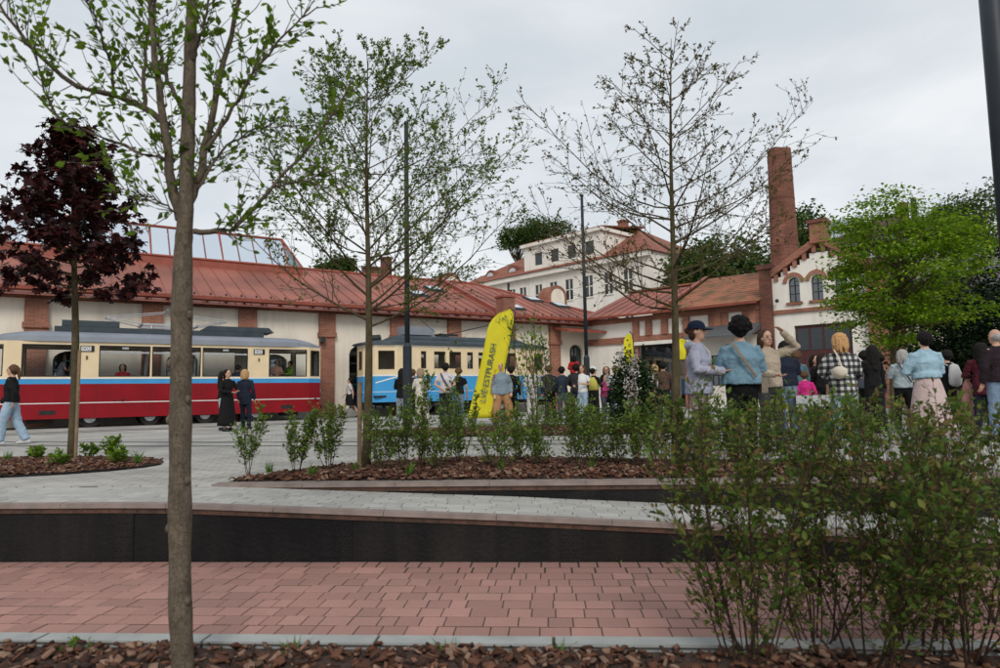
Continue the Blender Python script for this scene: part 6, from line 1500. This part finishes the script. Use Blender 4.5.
for i, (px, d, H, W, n, lab) in enumerate(((738, 3.6, 1.5, .7, 12, 'overgrown shrub leaning out over the red path'), (800, 3.75, 1.36, .8, 12, 'overgrown shrub between the leaning one and the thicket'), (852, 3.5, 1.36, .8, 13, 'reddish tinged overgrown shrub in the thicket'), (905, 3.7, 1.32, .8, 13, 'overgrown shrub with a tight clump of straight stems'), (948, 3.55, 1.30, .7, 12, 'overgrown shrub beside the tall dark stemmed one'), (985, 4.0, 1.42, .4, 7, 'tall dark stemmed shrub by the near lamp post'))):
    p = G(px, d); p.z = -.54
    shrub('overgrown_shrub', lab, p, H, W, n, 40 + i, M_shrub2, .035, 36, group=GB, lo=.10, lean=.85, stemr=.0055, tw=.22, tmpl=LEAF, sides=5, cluster=5)
HB = 'young shrubs planted in the middle bed'
row = [(250, 7.6, .74, 'slim young shrub nearest the pointed end of the bed'), (296, 7.5, .74, 'airy young shrub beside its bushier twin'), (329, 7.7, .80, 'bushier young shrub left of the staked tree')]
for i, (px, d, H, lab) in enumerate(row):
    p = G(px, d); p.z = .04; shrub('young_shrub', lab, p, H, .26, 7 if i else 4, 60 + i, M_shrub, .04, 80, group=HB, lo=.2, lean=.35, stemr=.004, tw=.13)
same = 'leafy young shrub planted in the row behind the low steel wall'
r2 = random.Random(4)
for i, px in enumerate((378, 404, 418, 436, 458, 494, 518, 540, 574, 592, 616, 640, 657, 688, 712, 735, 760, 790, 820, 850, 880)):
    d = 7.35 + r2.uniform(-.1, .75) * (1 if px < 640 else .5); p = G(px, d); p.z = .05
    H = r2.uniform(.62, .92) * (1.22 if px in (404, 418) else 1) * (.62 if px in (436, 494, 540, 616) else 1)
    lab = {404: 'tall leafy shrub right beside the staked upswept tree', 418: 'tall leafy shrub second from the staked upswept tree', 378: 'leafy shrub touching the trunk of the staked upswept tree', 657: 'leafy shrub just before the trunk of the bronze budded tree', 688: 'leafy shrub just behind the trunk of the bronze budded tree'}.get(px, 'stunted little shrub planted in the row behind the low steel wall' if px in (436, 494, 540, 616) else same)
    H = max(H, .78) if px > 680 else H
    shrub('young_shrub', lab, p, H, .34, r2.randint(6, 9), 80 + i, M_shrub, .04, 58, group=HB, lo=.12, lean=.55, stemr=.004, tw=.15)
FB = 'shrubs growing in the weedy far bed'
for i in range(16):
    px = 428 + i * 16.5 + r2.uniform(-5, 5); d = 14.6 + r2.uniform(0, 1.8); p = G(px, d); p.z = .06
    shrub('bed_shrub', 'low leafy shrub in the weedy far bed before the crowd', p, r2.uniform(.45, .95) if px > 540 else r2.uniform(.25, .45), .5, 8, 120 + i, M_shrub, .055, 26, group=FB, lo=.05, lean=.5, stemr=.006, tw=.18)
p = G(537, 12.5); shrub('sapling', 'tall thin sapling with pale green leaves right of the large flag', p, 2.5, .5, 6, 150, M_lf1, .055, 26, cat='sapling', lo=.25, lean=.26, stemr=.009, tw=.42)
p = G(633, 14.8); b = clump_tree('conifer_bush', 'dense dark green conifer bush behind the white blossom', p, 2, (0, 0, .82, .42, .42, .84), 22, leafmat('conifer_leaf', [(.012, .03, .01), (.022, .05, .015), (.035, .07, .02)], trans=.15), .075, 130, 70, M_bark2, tr=.04, flat=.9, spread=.2)
p = G(630, 13.9); p.z = .0; shrub('blossoming_sapling', 'slim sapling covered in white blossom before the conifer bush', p, 1.75, .2, 4, 152, M_bloss, .05, 26, cat='sapling', lo=.15, lean=.16, stemr=.008, tw=.14)
# right hand ground cover under the lime tree
for i in range(8):
    px = 935 + i * 9 + r2.uniform(-4, 4); p = G(px, 14.5 + r2.uniform(0, 2)); shrub('bed_shrub', 'low leafy shrub under the dark yews', p, r2.uniform(.6, 1.0), .5, 8, 170 + i, M_shrub, .06, 26, group='shrubs under the yews', lo=.05, lean=.5, stemr=.006, tw=.2)
# --- grass tufts and weeds
def tuft(p, h, n, seed, label, group, leafm=None, w=.1, name='grass_tuft', cat='grass'):
    rng = np.random.default_rng(seed); P_ = np.stack([rng.normal(0, .018, n), rng.normal(0, .018, n), np.zeros(n) - .01], 1)
    d_ = np.stack([rng.normal(0, .32, n), rng.normal(0, .32, n), np.ones(n)], 1); d_ /= np.linalg.norm(d_, axis=1)[:, None]
    a_ = np.cross(d_, rng.normal(size=(n, 3))); a_ /= np.linalg.norm(a_, axis=1)[:, None]; c_ = np.cross(a_, d_); s_ = h * rng.uniform(.5, 1.15, n)[:, None]
    T_ = ([(-.5, 0, 0), (.5, 0, 0), (-.42, .5, .1), (.42, .5, .1), (0, 1, .35)], [(0, 1, 3, 2), (2, 3, 4)])
    o = inst(name, n, P_, a_ * w * h, d_ * s_, c_ * s_, T_[0], T_[1], leafm or M_grass); o.location = p; return tag(o, label, cat, group)
for i, px in enumerate((292, 560, 447)): p = gy(px, 655, -.54); tuft(p, .12, 16, 200 + i, 'little tuft of fresh grass poking through the front bark', 'grass tufts in the front bark')
for i, (px, py) in enumerate(((342, 559), (583, 560), (615, 560))): p = gy(px, py + 1, -.5); tuft(p, .05, 14, 210 + i, 'tiny weed at the foot of the long steel wall', 'weeds along the steel wall', w=.3)
for i, (px, d) in enumerate(((10, 9.3), (38, 9.5), (62, 8.7), (112, 9.4), (122, 9.0), (140, 9.0), (92, 9.8))):
    p = G(px, d); p.z = .07
    if i in (0, 5): tuft(p, .17, 60, 220 + i, 'fine pale grass clump growing in the maple bed', 'green clumps in the maple bed', w=.05, name='grass_clump', cat='grass')
    else: shrub('leafy_clump', 'tallest leafy green clump growing in the maple bed' if i == 3 else 'low leafy green clump growing in the maple bed', p, .36 if i == 3 else .2, .2, 9, 220 + i, M_lf1, .06, 40, cat='plant', group='green clumps in the maple bed', lo=.05, lean=.8, stemr=.003, tw=.06)
for i, (px, d) in enumerate(((270, 7.6), (312, 7.3), (590, 7.3), (500, 7.4), (408, 7.2), (355, 7.5))): p = G(px, d); p.z = .06; tuft(p, .14, 36, 240 + i, 'small weed clump between shrubs in the middle bed', 'weeds in the middle bed', w=.06, name='grass_clump', cat='plant')
p = G(222, 13.5)
p = gy(75, 655, -.54); shrub('creeping_weed', 'small creeping weed in the front bark left of the young tree', p, .12, .2, 6, 260, M_lf1, .022, 60, cat='weed', lean=.9, lo=.1, stemr=.002, tw=.05)
